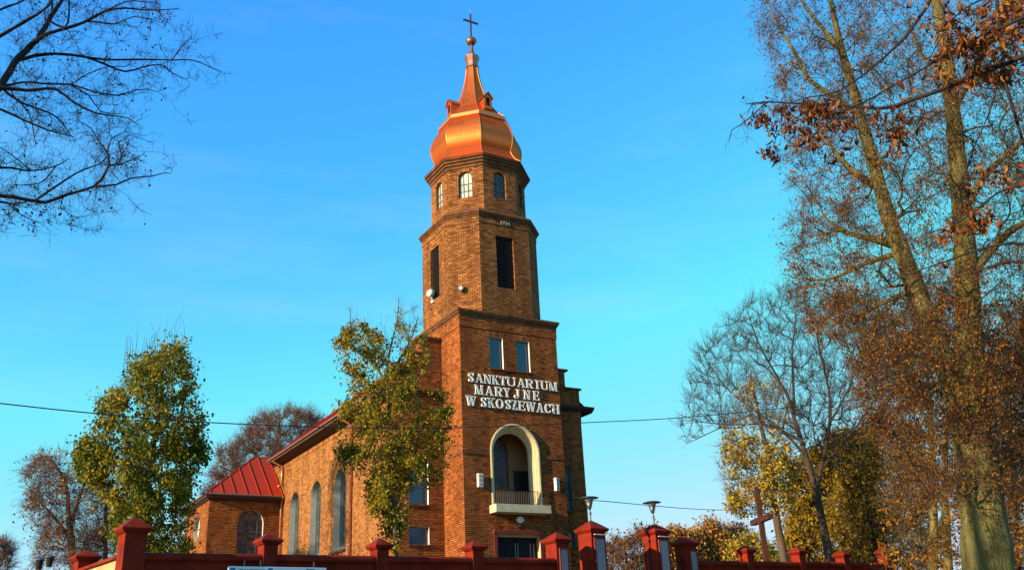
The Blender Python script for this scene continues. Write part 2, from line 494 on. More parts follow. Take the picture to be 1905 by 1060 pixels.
def WP(s, off, z):
    """point on the boundary wall: s along it, off behind its front, z up"""
    q = CW + nW * (P_W + off) + tW * s
    return Vector((q.x, q.y, z))
am = plain('asphalt', (0.05, 0.05, 0.052), 0.9, bump=0.5, bscale=25, c2=(0.07, 0.068, 0.065), vscale=1)
for s0 in range(-80, 120, 10):
    rb.quad(WP(s0, -12.5, ground_z(WP(s0, -12.5, 0).y) + 0.03), WP(s0 + 10, -12.5, ground_z(WP(s0 + 10, -12.5, 0).y) + 0.03),
            WP(s0 + 10, -6.5, ground_z(WP(s0 + 10, -6.5, 0).y) + 0.05), WP(s0, -6.5, ground_z(WP(s0, -6.5, 0).y) + 0.05))
tag(rb.build('road', am), kind='structure')
pv = MB()
pm = plain('pavement_concrete', (0.25, 0.24, 0.22), 0.9, bump=0.3, c2=(0.18, 0.17, 0.16), vscale=2)
for s0 in range(-80, 120, 10):
    z0 = ground_z(WP(s0, -6.4, 0).y) + 0.17; z1 = ground_z(WP(s0 + 10, -6.4, 0).y) + 0.17
    pv.rings([[WP(s0, -6.4, z0 - 0.3), WP(s0, -6.4, z0), WP(s0, -4.4, z0 + 0.12), WP(s0, -4.4, z0 - 0.3)],
              [WP(s0 + 10, -6.4, z1 - 0.3), WP(s0 + 10, -6.4, z1), WP(s0 + 10, -4.4, z1 + 0.12), WP(s0 + 10, -4.4, z1 - 0.3)]])
tag(pv.build('pavement', pm), kind='structure')

# ================================================================= CHURCH
church = empty('church', (3.3, 3.3, 3.0), label='brick church with a square entrance tower, octagonal belfry and onion dome of new copper', cat='church')
bpy.context.view_layer.update()
def cpart(mb, name, mat, parent=None, **kw):
    """part of the church, built in world coordinates"""
    mb.v = [(x - 3.3, y - 3.3, z - 3.0) for x, y, z in mb.v]
    return mb.build(name, mat, parent or church, **kw)

X, Yv = (1, 0, 0), (0, 1, 0)
TW = 6.6
GZ = 2.6
# --- square tower base
win_f = [rect(1.92, 2.82, 15.55, 17.46), rect(3.76, 4.64, 15.55, 17.46)]
CXT = 3.3
niche = arch(CXT - 1.52, CXT + 1.52, 7.7, 10.70, 22)
doorh = rect(1.95, 4.68, GZ, 6.2)
mb = MB()
wall_face(mb, (0, 0, 0), X, rect(0, TW, GZ, 18.5), win_f + [niche, doorh])
wall_face(mb, (0, TW, 0), (0, -1, 0), rect(0, TW, GZ, 18.5), u0=3.1)
wall_face(mb, (TW, 0, 0), Yv, rect(0, TW, GZ, 18.5), u0=1.7)
wall_face(mb, (TW, TW, 0), (-1, 0, 0), rect(0, TW, GZ, 18.5), u0=5)
cpart(mb, 'tower_wall', M['brick'])
# upper frieze: brickwork standing a little proud under the cornice
mb = MB(); mb.box(-0.035, TW + 0.035, -0.035, TW + 0.035, 17.86, 18.5)
cpart(mb, 'frieze', M['brick'])
mb = MB()
def slab_ring(mb, x0, x1, y0, y1, zs):
    """cornice from (overhang, z) steps round a rectangle"""
    mb.rings([[(x0 - o, y0 - o, z), (x1 + o, y0 - o, z), (x1 + o, y1 + o, z), (x0 - o, y1 + o, z)] for o, z in zs])
slab_ring(mb, 0, TW, 0, TW, [(0.03, 18.45), (0.06, 18.52), (0.06, 18.6), (0.14, 18.64), (0.14, 18.74), (0.2, 18.78), (0.2, 18.9), (0.1, 18.95)])
cpart(mb, 'cornice', M['cornice'])
# string course with a dark groove above, broken by the portal
for a, b, sx in ((-0.05, CXT - 1.53, -0.05), (CXT + 1.53, TW + 0.05, TW + 0.002)):
    mb = MB()
    mb.box(a, b, -0.05, 0.02, 10.44, 10.6)
    mb.box(a, b, -0.02, 0.02, 10.598, 10.67)
    mb.box(sx, sx + 0.048, 0.019, 2.43, 10.442, 10.598)
    cpart(mb, 'string_course', M['cornice'])

def window(o, t, inward, hole, depth, trim, pane, bars_v=(), bars_h=(), bar=0.04, shrink=0.0, frame=0.05, barmat='bars'):
    fr = MB()
    inner = reveal(fr, o, t, inward, hole, depth, shrink)
    W = cpart(fr, 'window', M[trim])
    p = MB(); fill(p, o, t, inward, inner, depth - 0.015)
    cpart(p, 'pane', M[pane], W)
    W_loc(W)
    f = MB()
    cs = sum(q[0] for q in inner) / len(inner); cz = sum(q[1] for q in inner) / len(inner)
    o_, t_, n_ = Vector(o), Vector(t).normalized(), Vector(inward).normalized()
    s0 = min(q[0] for q in inner); s1 = max(q[0] for q in inner); z0 = min(q[1] for q in inner); z1 = max(q[1] for q in inner)
    # frame: thin band following the outline
    k = len(inner)
    for i in range(k):
        a, b = inner[i], inner[(i + 1) % k]
        ia = (a[0] + (cs - a[0]) * frame / (s1 - s0) * 2, a[1] + (cz - a[1]) * frame / (z1 - z0) * 2)
        ib = (b[0] + (cs - b[0]) * frame / (s1 - s0) * 2, b[1] + (cz - b[1]) * frame / (z1 - z0) * 2)
        P = lambda q, d: o_ + t_ * q[0] + Vector((0, 0, q[1])) + n_ * d
        f.quad(P(a, depth - 0.05), P(b, depth - 0.05), P(ib, depth - 0.05), P(ia, depth - 0.05))
        f.quad(P(ia, depth - 0.05), P(ib, depth - 0.05), P(ib, depth - 0.01), P(ia, depth - 0.01))
    # top limit of the outline at s, for arched heads
    def ztop(s):
        best = z1
        for i in range(k):
            a, b = inner[i], inner[(i + 1) % k]
            if abs(a[0] - b[0]) > 1e-6 and min(a[0], b[0]) <= s <= max(a[0], b[0]):
                z = a[1] + (b[1] - a[1]) * (s - a[0]) / (b[0] - a[0])
                if z > cz: best = z
        return best
    for s in bars_v:
        f.obox(o_, t_, n_, (0, 0, 1), s - bar / 2, s + bar / 2, depth - 0.055, depth - 0.018, z0, ztop(s))
    for z in bars_h:
        # width of the outline at z
        xs_ = []
        for i in range(k):
            a, b = inner[i], inner[(i + 1) % k]
            if abs(a[1] - b[1]) > 1e-6 and min(a[1], b[1]) <= z <= max(a[1], b[1]):
                xs_.append(a[0] + (b[0] - a[0]) * (z - a[1]) / (b[1] - a[1]))
        if len(xs_) >= 2:
            f.obox(o_, t_, n_, (0, 0, 1), min(xs_), max(xs_), depth - 0.06, depth - 0.018, z - bar / 2, z + bar / 2)
    cpart(f, 'frame', M[barmat], W)
    return W

def W_loc(W):
    pass

# windows above the lettering, with one long sill each side by side
for h, lab in zip(win_f, ('left', 'right')):
    window((0, 0, 0), X, Yv, h, 0.22, 'white_trim', 'glass_blue', bar=0.05)
mb = MB(); mb.box(1.84, 4.8, -0.12, 0.0, 15.42, 15.5)
cpart(mb, 'window_sill', M['cornice'])
# brick heads over the two windows
for h in win_f:
    mb = MB()
    mb.poly([(h[0][0] - 0.12, -0.004, 17.47), (h[1][0] + 0.12, -0.004, 17.47), (h[1][0] + 0.16, -0.004, 17.75), (h[0][0] - 0.16, -0.004, 17.75)],
            [(0, 0), (0, 1.1), (0.27, 1.1), (0.27, 0)])
    cpart(mb, 'lintel', M['brick'])

# --- portal with the balcony
mb = MB()
prof = [(1.62, -0.05), (1.62, -0.10), (1.55, -0.12), (1.46, -0.09), (1.45, 0.02), (1.38, 0.05), (1.36, 0.18), (1.28, 0.22), (1.26, 0.34), (1.18, 0.38), (1.17, 0.56)]
seg = 26
rr = []
for r, y in prof:
    ring = [(CXT + r, y, 7.7)] + [(CXT + r * math.cos(PI * i / seg), y, 10.70 + r * math.sin(PI * i / seg)) for i in range(seg + 1)] + [(CXT - r, y, 7.7)]
    rr.append(ring)
mb.rings(rr, closed=False, caps=False)
po = cpart(mb, 'portal_surround', M['cream'])
# radial brick course over the arch
mb = MB()
ring2d(mb, (0, 0, 0), X, (0, -1, 0), arc_pts(CXT, 10.7, 1.9, 24), arc_pts(CXT, 10.7, 1.625, 24), 0.006)
cpart(mb, 'arch_course', M['brick'])
# loggia room
mb = MB()
x0, x1, y0, y1, z0, z1 = 1.5, 5.35, 0.561, 1.7, 7.66, 12.35
hole = arch(CXT - 1.17, CXT + 1.17, 7.7, 10.70, 22)
wall_face(mb, (0, y0, 0), X, rect(x0, x1, z0, z1), [hole])
mb.quad((x0, y0, z0), (x0, y1, z0), (x0, y1, z1), (x0, y0, z1))
mb.quad((x1, y0, z0), (x1, y1, z0), (x1, y1, z1), (x1, y0, z1))
mb.quad((x0, y0, z0), (x1, y0, z0), (x1, y1, z0), (x0, y1, z0))
mb.quad((x0, y0, z1), (x1, y0, z1), (x1, y1, z1), (x0, y1, z1))
mb.quad((x0, y1, z0), (x1, y1, z0), (x1, y1, z1), (x0, y1, z1))
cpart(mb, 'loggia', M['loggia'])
mb = MB()
pic = arch(2.05, 3.72, 8.95, 11.1, 16)
o_ = Vector((0, 1.69, 0))
fill(mb, o_, X, (0, -1, 0), pic, 0.03)
reveal(mb, o_, X, (0, -1, 0), pic, 0.03)
pc = cpart(mb, 'painted_panel', M['picture'])
mb = MB()
ring2d(mb, o_, X, (0, -1, 0), [(3.79, 8.9)] + arc_pts(2.885, 11.1, 0.9, 16) + [(1.98, 8.9)], [(3.72, 8.95)] + arc_pts(2.885, 11.1, 0.835, 16) + [(2.05, 8.95)], 0.06)
cpart(mb, 'frame', M['cornice'], pc)
mb = MB(); mb.box(4.2, 5.02, 1.64, 1.69, 7.68, 9.95)
bd = cpart(mb, 'balcony_door', M['dark'])
mb = MB(); mb.box(4.13, 4.2, 1.6, 1.69, 7.68, 10.02); mb.box(5.02, 5.09, 1.6, 1.69, 7.68, 10.02); mb.box(4.2, 5.02, 1.6, 1.69, 9.95, 10.02)
cpart(mb, 'frame', M['soffit'], bd)
mb = MB(); mb.box(CXT - 1.76, CXT + 1.76, -0.75, 0.0, 7.24, 7.68); mb.box(CXT - 1.17, CXT + 1.17, 0.0, 0.56, 7.5, 7.69)
bal = cpart(mb, 'balcony', M['slab'], bevel=0.015)
mb = MB()
for i in range(25):
    x = CXT - 1.36 + 2.72 * i / 24
    mb.tube([(x, -0.14, 7.68), (x, -0.14, 8.52)], 0.013, 5)
for z in (7.78, 8.52):
    mb.box(CXT - 1.4, CXT + 1.4, -0.16, -0.12, z - 0.015, z + 0.015)
for i in range(12):      # small scrolls between the bars
    x = CXT - 1.25 + 2.5 * i / 11
    mb.tube([(x + 0.05 * math.cos(a), -0.14, 8.4 + 0.05 * math.sin(a)) for a in [k * PI / 4 for k in range(9)]], 0.008, 4)
cpart(mb, 'railing', M['iron'], bal)
# --- west door
mb = MB()
reveal(mb, (0, 0, 0), X, Yv, doorh, 0.45)
ent = cpart(mb, 'entrance_door', M['cream'])
mb = MB()
mb.box(1.76, 1.95, -0.04, 0.01, GZ, 6.2); mb.box(4.68, 4.87, -0.04, 0.01, GZ, 6.2)
mb.box(1.72, 4.91, -0.14, 0.01, 6.2, 6.4)
cpart(mb, 'door_surround', M['dark_red'])
mb = MB()
mb.box(1.95, 3.28, 0.40, 0.449, GZ, 6.2); mb.box(3.32, 4.68, 0.40, 0.449, GZ, 6.2)
for x in (2.1, 2.72, 3.5, 4.1):
    for z in (3.3, 4.6):
        mb.box(x, x + 0.42, 0.385, 0.4, z, z + 1.1)
lf = cpart(mb, 'door_leaf', M['door'])
mb = MB()
for x in (3.26, 3.42, 4.22, 4.45): mb.box(x, x + 0.022, 0.36, 0.384, 3.4, 5.75)
cpart(mb, 'door_bar', M['door_bar'], lf)
mb = MB()
mb.box(1.95, 4.68, 0.3, 0.36, 6.06, 6.199)
cpart(mb, 'door_head', M['cream'], lf)

# --- shouldered front behind the tower (plane y = 2.44)
FY = 2.44
XL, XR = -3.1, 9.7
lw1, lw2 = rect(-2.14, -0.96, 8.0, 10.66), rect(-2.15, -0.95, 5.85, 6.8)
rw1, rw2 = rect(7.56, 8.72, 8.0, 10.66), rect(7.56, 8.72, 5.85, 6.8)
steps = [(XL, GZ), (XR, GZ), (XR, 15.55), (8.68, 15.55), (8.68, 16.72), (7.9, 16.72), (7.9, 17.7), (-1.3, 17.7), (-1.3, 16.72), (-2.08, 16.72), (-2.08, 15.55), (XL, 15.55)]
mb = MB()
wall_face(mb, (0, FY, 0), X, steps, [lw1, lw2, rw1, rw2], u0=0.4)
wall_face(mb, (0, FY + 0.55, 0), X, [(XL, 13.0), (XR, 13.0)] + steps[2:])
for a, b in zip(steps, steps[1:] + steps[:1]):
    mb.quad((a[0], FY, a[1]), (b[0], FY, b[1]), (b[0], FY + 0.55, b[1]), (a[0], FY + 0.55, a[1]))
cpart(mb, 'front_wall', M['brick'])
for x0, x1, z in ((XL, -2.0, 15.55), (-2.16, -1.22, 16.72), (-1.38, 0.0, 17.7), (TW, 7.98, 17.7), (7.82, 8.76, 16.72), (8.6, XR, 15.55)):
    a = x0 - (0.14 if x0 in (XL, -2.16, -1.38) else 0); b = x1 + (0.14 if x1 in (XR, 8.76, 7.98) else 0)
    mb = MB()
    mb.rings([[(a, FY - 0.1, z + 0.002), (b, FY - 0.1, z + 0.002), (b, FY + 0.65, z + 0.002), (a, FY + 0.65, z + 0.002)],
              [(a, FY - 0.1, z + 0.12), (b, FY - 0.1, z + 0.12), (b, FY + 0.65, z + 0.12), (a, FY + 0.65, z + 0.12)],
              [(a, FY + 0.2, z + 0.2), (b, FY + 0.2, z + 0.2), (b, FY + 0.35, z + 0.2), (a, FY + 0.35, z + 0.2)]])
    cpart(mb, 'coping', M['cornice'])
# tiled ledge across the front at eaves height, carried over the side walls as eaves
for x0, x1 in ((XL - 0.87, -0.01), (TW + 0.01, XR + 0.87)):
    mb = MB()
    mb.rings([[(x0, FY - 0.02, 14.13), (x1, FY - 0.02, 14.13), (x1, FY - 0.3, 14.3), (x0, FY - 0.3, 14.3)],
              [(x0, FY - 0.02, 14.52), (x1, FY - 0.02, 14.52), (x1, FY - 0.36, 14.44), (x0, FY - 0.36, 14.44)]])
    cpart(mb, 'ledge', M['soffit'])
for (a, b, c, d) in ((XL, -0.05, 13.45, 14.12), (TW + 0.05, XR, 13.45, 14.12)):
    mb = MB(); mb.box(a, b, FY - 0.035, FY + 0.01, c, d)
    cpart(mb, 'frieze', M['brick'])
for h, p in ((lw1, 'glass_blue'), (lw2, 'glass_blue'), (rw1, 'stained'), (rw2, 'glass_dark')):
    hh = (9.75, 8.95) if h in (lw1, rw1) else ()
    window((0, FY, 0), X, Yv, h, 0.22, 'white_trim' if h in (lw1, lw2) else 'grey_plaster', p, (), hh, bar=0.05)
for h in (lw1, lw2, rw1, rw2):
    mb = MB(); mb.box(h[0][0] - 0.08, h[1][0] + 0.08, FY - 0.1, FY, h[0][1] - 0.1, h[0][1] - 0.005)
    cpart(mb, 'window_sill', M['cornice'])
# --- nave
NX = XL; NYE = 25.4
nw = [arch(c - 1.03, c + 1.03, 6.5, 10.4, 18) for c in (19.95, 15.4, 10.8)]
mb = MB()
# tangent runs towards -y so that s = -y
flip = lambda h: [(-s, z) for s, z in h]
wall_face(mb, (NX, 0, 0), (0, -1, 0), [(-NYE, GZ), (-FY - 0.55, GZ), (-FY - 0.55, 14.1), (-NYE, 14.1)], [flip(h) for h in nw])
wall_face(mb, (XR, 0, 0), (0, 1, 0), [(FY + 0.55, GZ), (NYE, GZ), (NYE, 14.1), (FY + 0.55, 14.1)])
wall_face(mb, (0, 24.0, 0), (-1, 0, 0), [(-XR, 13.0), (-XL, 13.0), (-XL, 14.1), (-3.3, 19.9), (-XR, 14.1)])
cpart(mb, 'nave_wall', M['brick_light'])
mb = MB()
mb.box(NX - 0.04, NX + 0.01, FY + 0.56, NYE, 13.62, 14.12)
cpart(mb, 'frieze', M['brick_light'])
for h in nw:
    c = (h[0][0] + h[1][0]) / 2
    W = window((NX, 0, 0), (0, 1, 0), (1, 0, 0), h, 0.42, 'grey_plaster', 'dusty_dark', (c - 0.35, c + 0.35), (7.6, 8.8, 10.0), bar=0.05, shrink=0.06)
    mb = MB()
    ring2d(mb, (NX, 0, 0), (0, 1, 0), (-1, 0, 0), arc_pts(c, 10.4, 1.3, 20), arc_pts(c, 10.4, 1.06, 20), 0.012)
    cpart(mb, 'arch_course', M['brick_light'], W)
    mb = MB()
    mb.rings([[(NX - 0.12, c - 1.15, 6.3), (NX + 0.38, c - 1.15, 6.3), (NX + 0.38, c - 1.15, 6.52), (NX - 0.12, c - 1.15, 6.42)],
              [(NX - 0.12, c + 1.15, 6.3), (NX + 0.38, c + 1.15, 6.3), (NX + 0.38, c + 1.15, 6.52), (NX - 0.12, c + 1.15, 6.42)]])
    cpart(mb, 'sill', M['cornice'], W)
# roof
RY0, RY1, RZ = FY + 0.4, 24.0, 20.3
EX, EZ = XL - 0.87, 14.42
mb = MB()
for sgn in (-1, 1):
    ex = 3.3 + sgn * (3.3 - EX)
    a, b, c, d = (ex, RY0, EZ), (ex, RY1, EZ), (3.3, RY1, RZ), (3.3, RY0, RZ)
    t = Vector(c) - Vector(b)
    nn = Vector((sgn * (RZ - EZ), 0, 3.3 - EX)).normalized() * 0.04
    A, B, C, D = [Vector(p) + nn for p in (a, b, c, d)]
    C.x = D.x = 3.3
    mb.quad(A, B, C, D); mb.quad(a, b, c, d); mb.quad(A, B, Vector(b), Vector(a)); mb.quad(B, C, Vector(c), Vector(b)); mb.quad(A, D, Vector(d), Vector(a))
    y = RY0 + 0.3
    while y < RY1:         # standing seams
        u = (Vector((3.3, y, RZ)) - Vector((ex, y, EZ)))
        L_ = u.length; u.normalize()
        mb.obox(Vector((ex, y, EZ)) + nn, u, (0, 1, 0), nn.normalized(), 0, L_, -0.012, 0.012, 0, 0.04)
        y += 0.62
    # rake trim
    u = (Vector(c) - Vector(b)).normalized()
    mb.obox(Vector(b) + nn, u, (0, 1, 0), nn.normalized(), 0, (Vector(c) - Vector(b)).length, 0.0, 0.06, -0.14, 0.05)
roof = cpart(mb, 'nave_roof', M['roof'])
for sgn in (-1, 1):
    mb = MB()
    f_ = lambda d: 3.3 + sgn * (3.3 - EX + d)
    mb.rings([[(f_(0.0), y, 14.13), (f_(0.0), y, 14.2), (f_(0.0), y, EZ + 0.02), (f_(-0.05), y, EZ + 0.02), (f_(-0.05), y, 14.13)] for y in (RY0 - 0.4, RY1)])
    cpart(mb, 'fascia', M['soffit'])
for sgn in (-1, 1):
    mb = MB()
    f_ = lambda d: 3.3 + sgn * (3.3 - EX + d)
    mb.tube([(f_(0.07), RY0 - 0.4, 14.37), (f_(0.07), RY1 + 0.05, 14.33)], 0.075, 8)
    cpart(mb, 'gutter', M['gutter'])
for sgn in (-1, 1):
    mb = MB()
    f_ = lambda d: 3.3 + sgn * (3.3 - XL + d)
    y0, y1 = FY + 0.5, RY1
    mb.quad((f_(0.86), y0, 14.15), (f_(0.86), y1, 14.15), (f_(0.0), y1, 13.98), (f_(0.0), y0, 13.98))
    mb.quad((f_(0.86), y1, 14.15), (f_(0.86), y1, 14.4), (f_(0.0), y1, 14.95), (f_(0.0), y1, 13.98))
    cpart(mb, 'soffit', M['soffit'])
# downpipes
for y, pts in ((8.68, [(-3.9, 8.68, 14.3), (-3.9, 8.68, 14.1), (-3.22, 8.68, 13.7), (-3.22, 8.68, GZ)]),
               (22.9, [(-3.9, 22.9, 14.3), (-3.9, 22.9, 14.1), (-3.22, 22.9, 13.8), (-3.22, 22.9, 12.45), (-3.55, 22.7, 12.25)]),
               (22.5, [(-3.24, 22.3, 11.5), (-3.24, 22.55, 11.3), (-3.24, 22.68, 11.0), (-3.24, 22.68, GZ)])):
    mb = MB(); mb.tube(pts, 0.09, 10)
    dp = cpart(mb, 'downpipe', M['pipe'], smooth=True)
    mb = MB()
    for z in (6.5, 8.5, 10.5):
        mb.lathe(pts[-1][0], pts[-1][1], [(0.11, z), (0.11, z + 0.06)], 10)
    if y != 22.9: cpart(mb, 'bracket', M['gutter'], dp)
# --- sacristy
SX0, SY0, SY1, SZ = -8.35, 22.84, 30.4, 11.25
mb = MB()
sw = arch(-6.27, -4.45, 7.0, 9.62, 18)
wall_face(mb, (0, SY0, 0), X, rect(SX0, XL, GZ, SZ), [sw])
rc = [(-26.3 + 0.98 * math.cos(a), 9.63 + 0.98 * math.sin(a)) for a in [2 * PI * i / 24 for i in range(24)]]
wall_face(mb, (SX0, 0, 0), (0, -1, 0), rect(-SY1, -SY0, GZ, SZ), [rc])
wall_face(mb, (0, SY1, 0), (-1, 0, 0), rect(-8, -SX0, GZ, SZ))
wall_face(mb, (8, 0, 0), (0, 1, 0), rect(24, SY1, GZ, SZ))
cpart(mb, 'sacristy_wall', M['brick'])
window((0, SY0, 0), X, Yv, sw, 0.2, 'white_trim', 'stained', (-5.85, -4.87), (8.0, 9.0, 9.9), bar=0.05)
window((SX0, 0, 0), (0, 1, 0), (1, 0, 0), [(-s, z) for s, z in rc], 0.3, 'grey_plaster', 'dusty', (26.3,), (9.63,), bar=0.05)
mb = MB()
ring2d(mb, (0, SY0, 0), X, (0, -1, 0), arc_pts(-5.36, 9.62, 1.17, 20), arc_pts(-5.36, 9.62, 0.93, 20), 0.012)
cpart(mb, 'arch_course', M['brick'])
ov = 0.35
ex0, ey0, ey1, ez, rzz, ry, rx = SX0 - ov, SY0 - ov - 0.1, SY1 + ov, 11.56, 15.15, 26.7, -4.36
mb = MB()
mb.quad((ex0, ey0, ez), (4, ey0, ez), (4, ry, rzz), (rx, ry, rzz))
mb.quad((ex0, ey1, ez), (4, ey1, ez), (4, ry, rzz), (rx, ry, rzz))
mb.poly([(ex0, ey0, ez), (ex0, ey1, ez), (rx, ry, rzz)])
sl_ = (rzz - ez) / (ry - ey0); sn = Vector((0, -sl_, 1)).normalized(); su = Vector((0, 1, sl_)).normalized()
x = ex0 + 0.3
while x < -3.0:
    top = min(1.0, (x - ex0) / (rx - ex0)) * (ry - ey0)
    mb.obox((x, ey0, ez), (1, 0, 0), su, sn, -0.02, 0.02, 0.0, top / su.y, 0.0, 0.055)
    x += 0.86
hv = (Vector((rx, ry, rzz)) - Vector((ex0, ey0, ez)))
mb.tube([(ex0, ey0, ez), (rx, ry, rzz)], 0.05, 6)
mb.tube([(rx, ry, rzz), (2, ry, rzz)], 0.05, 6)
cpart(mb, 'sacristy_roof', M['roof'])
mb = MB()
mb.box(ex0 + 0.002, XL - 0.05, ey0 + 0.002, ey0 + 0.05, ez - 0.25, ez - 0.02)
mb.box(ex0 + 0.002, ex0 + 0.05, ey0 + 0.051, ey1, ez - 0.25, ez - 0.02)
mb.quad((ex0 + 0.02, ey0 + 0.02, ez - 0.24), (XL, ey0 + 0.02, ez - 0.24), (XL, SY0, SZ - 0.12), (ex0 + ov, SY0, SZ - 0.12))
mb.quad((ex0 + 0.02, ey0 + 0.02, ez - 0.24), (ex0 + 0.02, ey1, ez - 0.24), (SX0, SY1, SZ - 0.12), (SX0, SY0, SZ - 0.12))
cpart(mb, 'soffit', M['soffit'])
mb = MB()
mb.tube([(ex0 - 0.06, ey1, ez - 0.04), (ex0 - 0.06, ey0 - 0.06, ez - 0.04), (XL - 0.02, ey0 - 0.06, ez - 0.07)], 0.07, 8)
cpart(mb, 'gutter', M['gutter'])

# --- belfry: square with cut corners
def cut_oct(x0, x1, y0, y1, c, o=0.0):
    x0 -= o; x1 += o; y0 -= o; y1 += o
    c = c + o * (2 - math.sqrt(2)) * 1.0
    return [(x0 + c, y0), (x1 - c, y0), (x1, y0 + c), (x1, y1 - c), (x1 - c, y1), (x0 + c, y1), (x0, y1 - c), (x0, y0 + c)]
B0 = (0.1, 6.56, 0.1, 6.65, 1.46)
bo = cut_oct(*B0)
mb = MB(); lou = []
for i in range(8):
    a = Vector((*bo[i], 0)); b = Vector((*bo[(i + 1) % 8], 0))
    L_ = (b - a).length; t = (b - a).normalized(); n_in = Vector((-t.y, t.x, 0))
    holes = []
    if i in (0, 2, 4, 6):
        h = rect(L_ / 2 - 0.62, L_ / 2 + 0.62, 20.72, 24.15)
        holes = [h]; lou.append((a, t, n_in, h))
    wall_face(mb, a, t, rect(0, L_, 18.9, 25.25), holes, u0=i * 1.37)
cpart(mb, 'belfry_wall', M['brick_old'])
for a, t, n_in, h in lou:
    mb = MB(); reveal(mb, a, t, n_in, h, 0.3)
    W = cpart(mb, 'louver_opening', M['brick_old'])
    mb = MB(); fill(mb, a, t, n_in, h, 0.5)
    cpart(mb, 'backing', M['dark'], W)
    mb = MB()
    z = 20.78
    while z < 24.05:
        p = a + n_in * 0.1
        q = [p + t * h[0][0] + Vector((0, 0, z)), p + t * h[1][0] + Vector((0, 0, z)),
             p + t * h[1][0] + n_in * 0.2 + Vector((0, 0, z + 0.13)), p + t * h[0][0] + n_in * 0.2 + Vector((0, 0, z + 0.13))]
        up = Vector((0, 0, 0.035))
        mb.rings([[q[0], q[0] + up, q[3] + up, q[3]], [q[1], q[1] + up, q[2] + up, q[2]]])
        z += 0.17
    cpart(mb, 'slats', M['louver'], W)
def oct_rings(mb, base, zs):
    mb.rings([[(x, y, z) for x, y in cut_oct(*base, o=o)] for o, z in zs])
mb = MB(); oct_rings(mb, B0, [(0.03, 24.86), (0.03, 25.25)])
cpart(mb, 'frieze', M['brick_old'])
mb = MB(); oct_rings(mb, B0, [(0.02, 25.2), (0.08, 25.26), (0.08, 25.34), (0.15, 25.38), (0.15, 25.46), (0.22, 25.5), (0.22, 25.62), (-0.25, 25.95)])
cpart(mb, 'cornice', M['cornice'])
# --- drum: regular octagon with eight arched windows
OC = (3.3, 3.22)
def oct8(a, cx=OC[0], cy=OC[1]):
    k = a * math.tan(PI / 8)
    return [(cx - k, cy - a), (cx + k, cy - a), (cx + a, cy - k), (cx + a, cy + k), (cx + k, cy + a), (cx - k, cy + a), (cx - a, cy + k), (cx - a, cy - k)]
dr = oct8(2.88)
mb = MB(); ops = []
for i in range(8):
    a = Vector((*dr[i], 0)); b = Vector((*dr[(i + 1) % 8], 0))
    L_ = (b - a).length; t = (b - a).normalized(); n_in = Vector((-t.y, t.x, 0))
    h = arch(L_ / 2 - 0.45, L_ / 2 + 0.45, 26.95, 28.35, 14)
    wall_face(mb, a, t, rect(0, L_, 25.6, 29.25), [h], u0=i * 1.71)
    ops.append((a, t, n_in, h, L_ / 2))
cpart(mb, 'drum_wall', M['brick_old'])
for i, (a, t, n_in, h, c) in enumerate(ops):
    W = window(a, t, n_in, h, 0.2, 'brick_old', 'dusty' if i in (6, 7) else 'dusty_dark', (c - 0.15, c + 0.15), (27.45, 27.95), bar=0.035)
    mb = MB()
    ring2d(mb, a, t, -n_in, arc_pts(c, 28.35, 0.72, 16), arc_pts(c, 28.35, 0.46, 16), 0.01)
    cpart(mb, 'arch_course', M['brick_old'], W)
mb = MB()
def o8r(mb, prof, cx=OC[0], cy=OC[1], caps=True):
    mb.rings([[(x, y, z) for x, y in oct8(a, cx, cy)] for a, z in prof], caps=caps)
o8r(mb, [(2.9, 29.0), (2.96, 29.06), (2.96, 29.2), (3.06, 29.25), (3.06, 29.38), (3.17, 29.43), (3.17, 29.56), (3.27, 29.6), (3.27, 29.72), (3.0, 29.8)])
cpart(mb, 'cornice', M['cornice'])
# --- onion dome and spire
def smooth_prof(keys, n=5):
    """Catmull-Rom through (z, a) keys"""
    out = []
    for i in range(len(keys) - 1):
        p0 = keys[max(i - 1, 0)]; p1 = keys[i]; p2 = keys[i + 1]; p3 = keys[min(i + 2, len(keys) - 1)]
        for j in range(n):
            u = j / n
            f = lambda k: 0.5 * (2 * p1[k] + (p2[k] - p0[k]) * u + (2 * p0[k] - 5 * p1[k] + 4 * p2[k] - p3[k]) * u * u + (3 * p1[k] - p0[k] - 3 * p2[k] + p3[k]) * u ** 3)
            out.append((f(0), f(1)))
    out.append(keys[-1])
    return out
def lean(z): return OC[0] - 0.13 * max(0, min(1, (z - 29.7) / 9.0))
def dome_faces(mb, prof):
    """eight separate gores, so that shading is smooth upwards and crisp from face to face"""
    for i in range(8):
        n0 = len(mb.v); acc = 0; prev = None
        rows = []
        for z, a in prof:
            q = oct8(a, lean(z), OC[1])
            rows.append((Vector((*q[i], z)), Vector((*q[(i + 1) % 8], z))))
        for k, (p, q) in enumerate(rows):
            if k: acc += ((p + q) / 2 - (rows[k - 1][0] + rows[k - 1][1]) / 2).length
            mb.v += [tuple(p), tuple(q)]
            if k:
                j = n0 + 2 * k
                mb.f.append((j - 2, j - 1, j + 1, j))
                wp = (rows[k - 1][1] - rows[k - 1][0]).length / 2; wq = (q - p).length / 2
                mb.uv[len(mb.f) - 1] = [(0.95 - wp, prev), (0.95 + wp, prev), (0.95 + wq, acc), (0.95 - wq, acc)]
            prev = acc
skirt = smooth_prof([(29.73, 3.3), (29.95, 3.02), (30.3, 2.78), (30.7, 2.62)])
bulb = smooth_prof([(30.72, 2.6), (31.05, 2.75), (31.5, 2.84), (31.95, 2.83), (32.4, 2.7), (32.85, 2.47), (33.22, 2.22)])
spire = smooth_prof([(33.56, 2.28), (33.85, 1.98), (34.3, 1.64), (35.0, 1.22), (35.8, 0.9), (36.8, 0.62), (37.6, 0.47), (38.4, 0.38)])
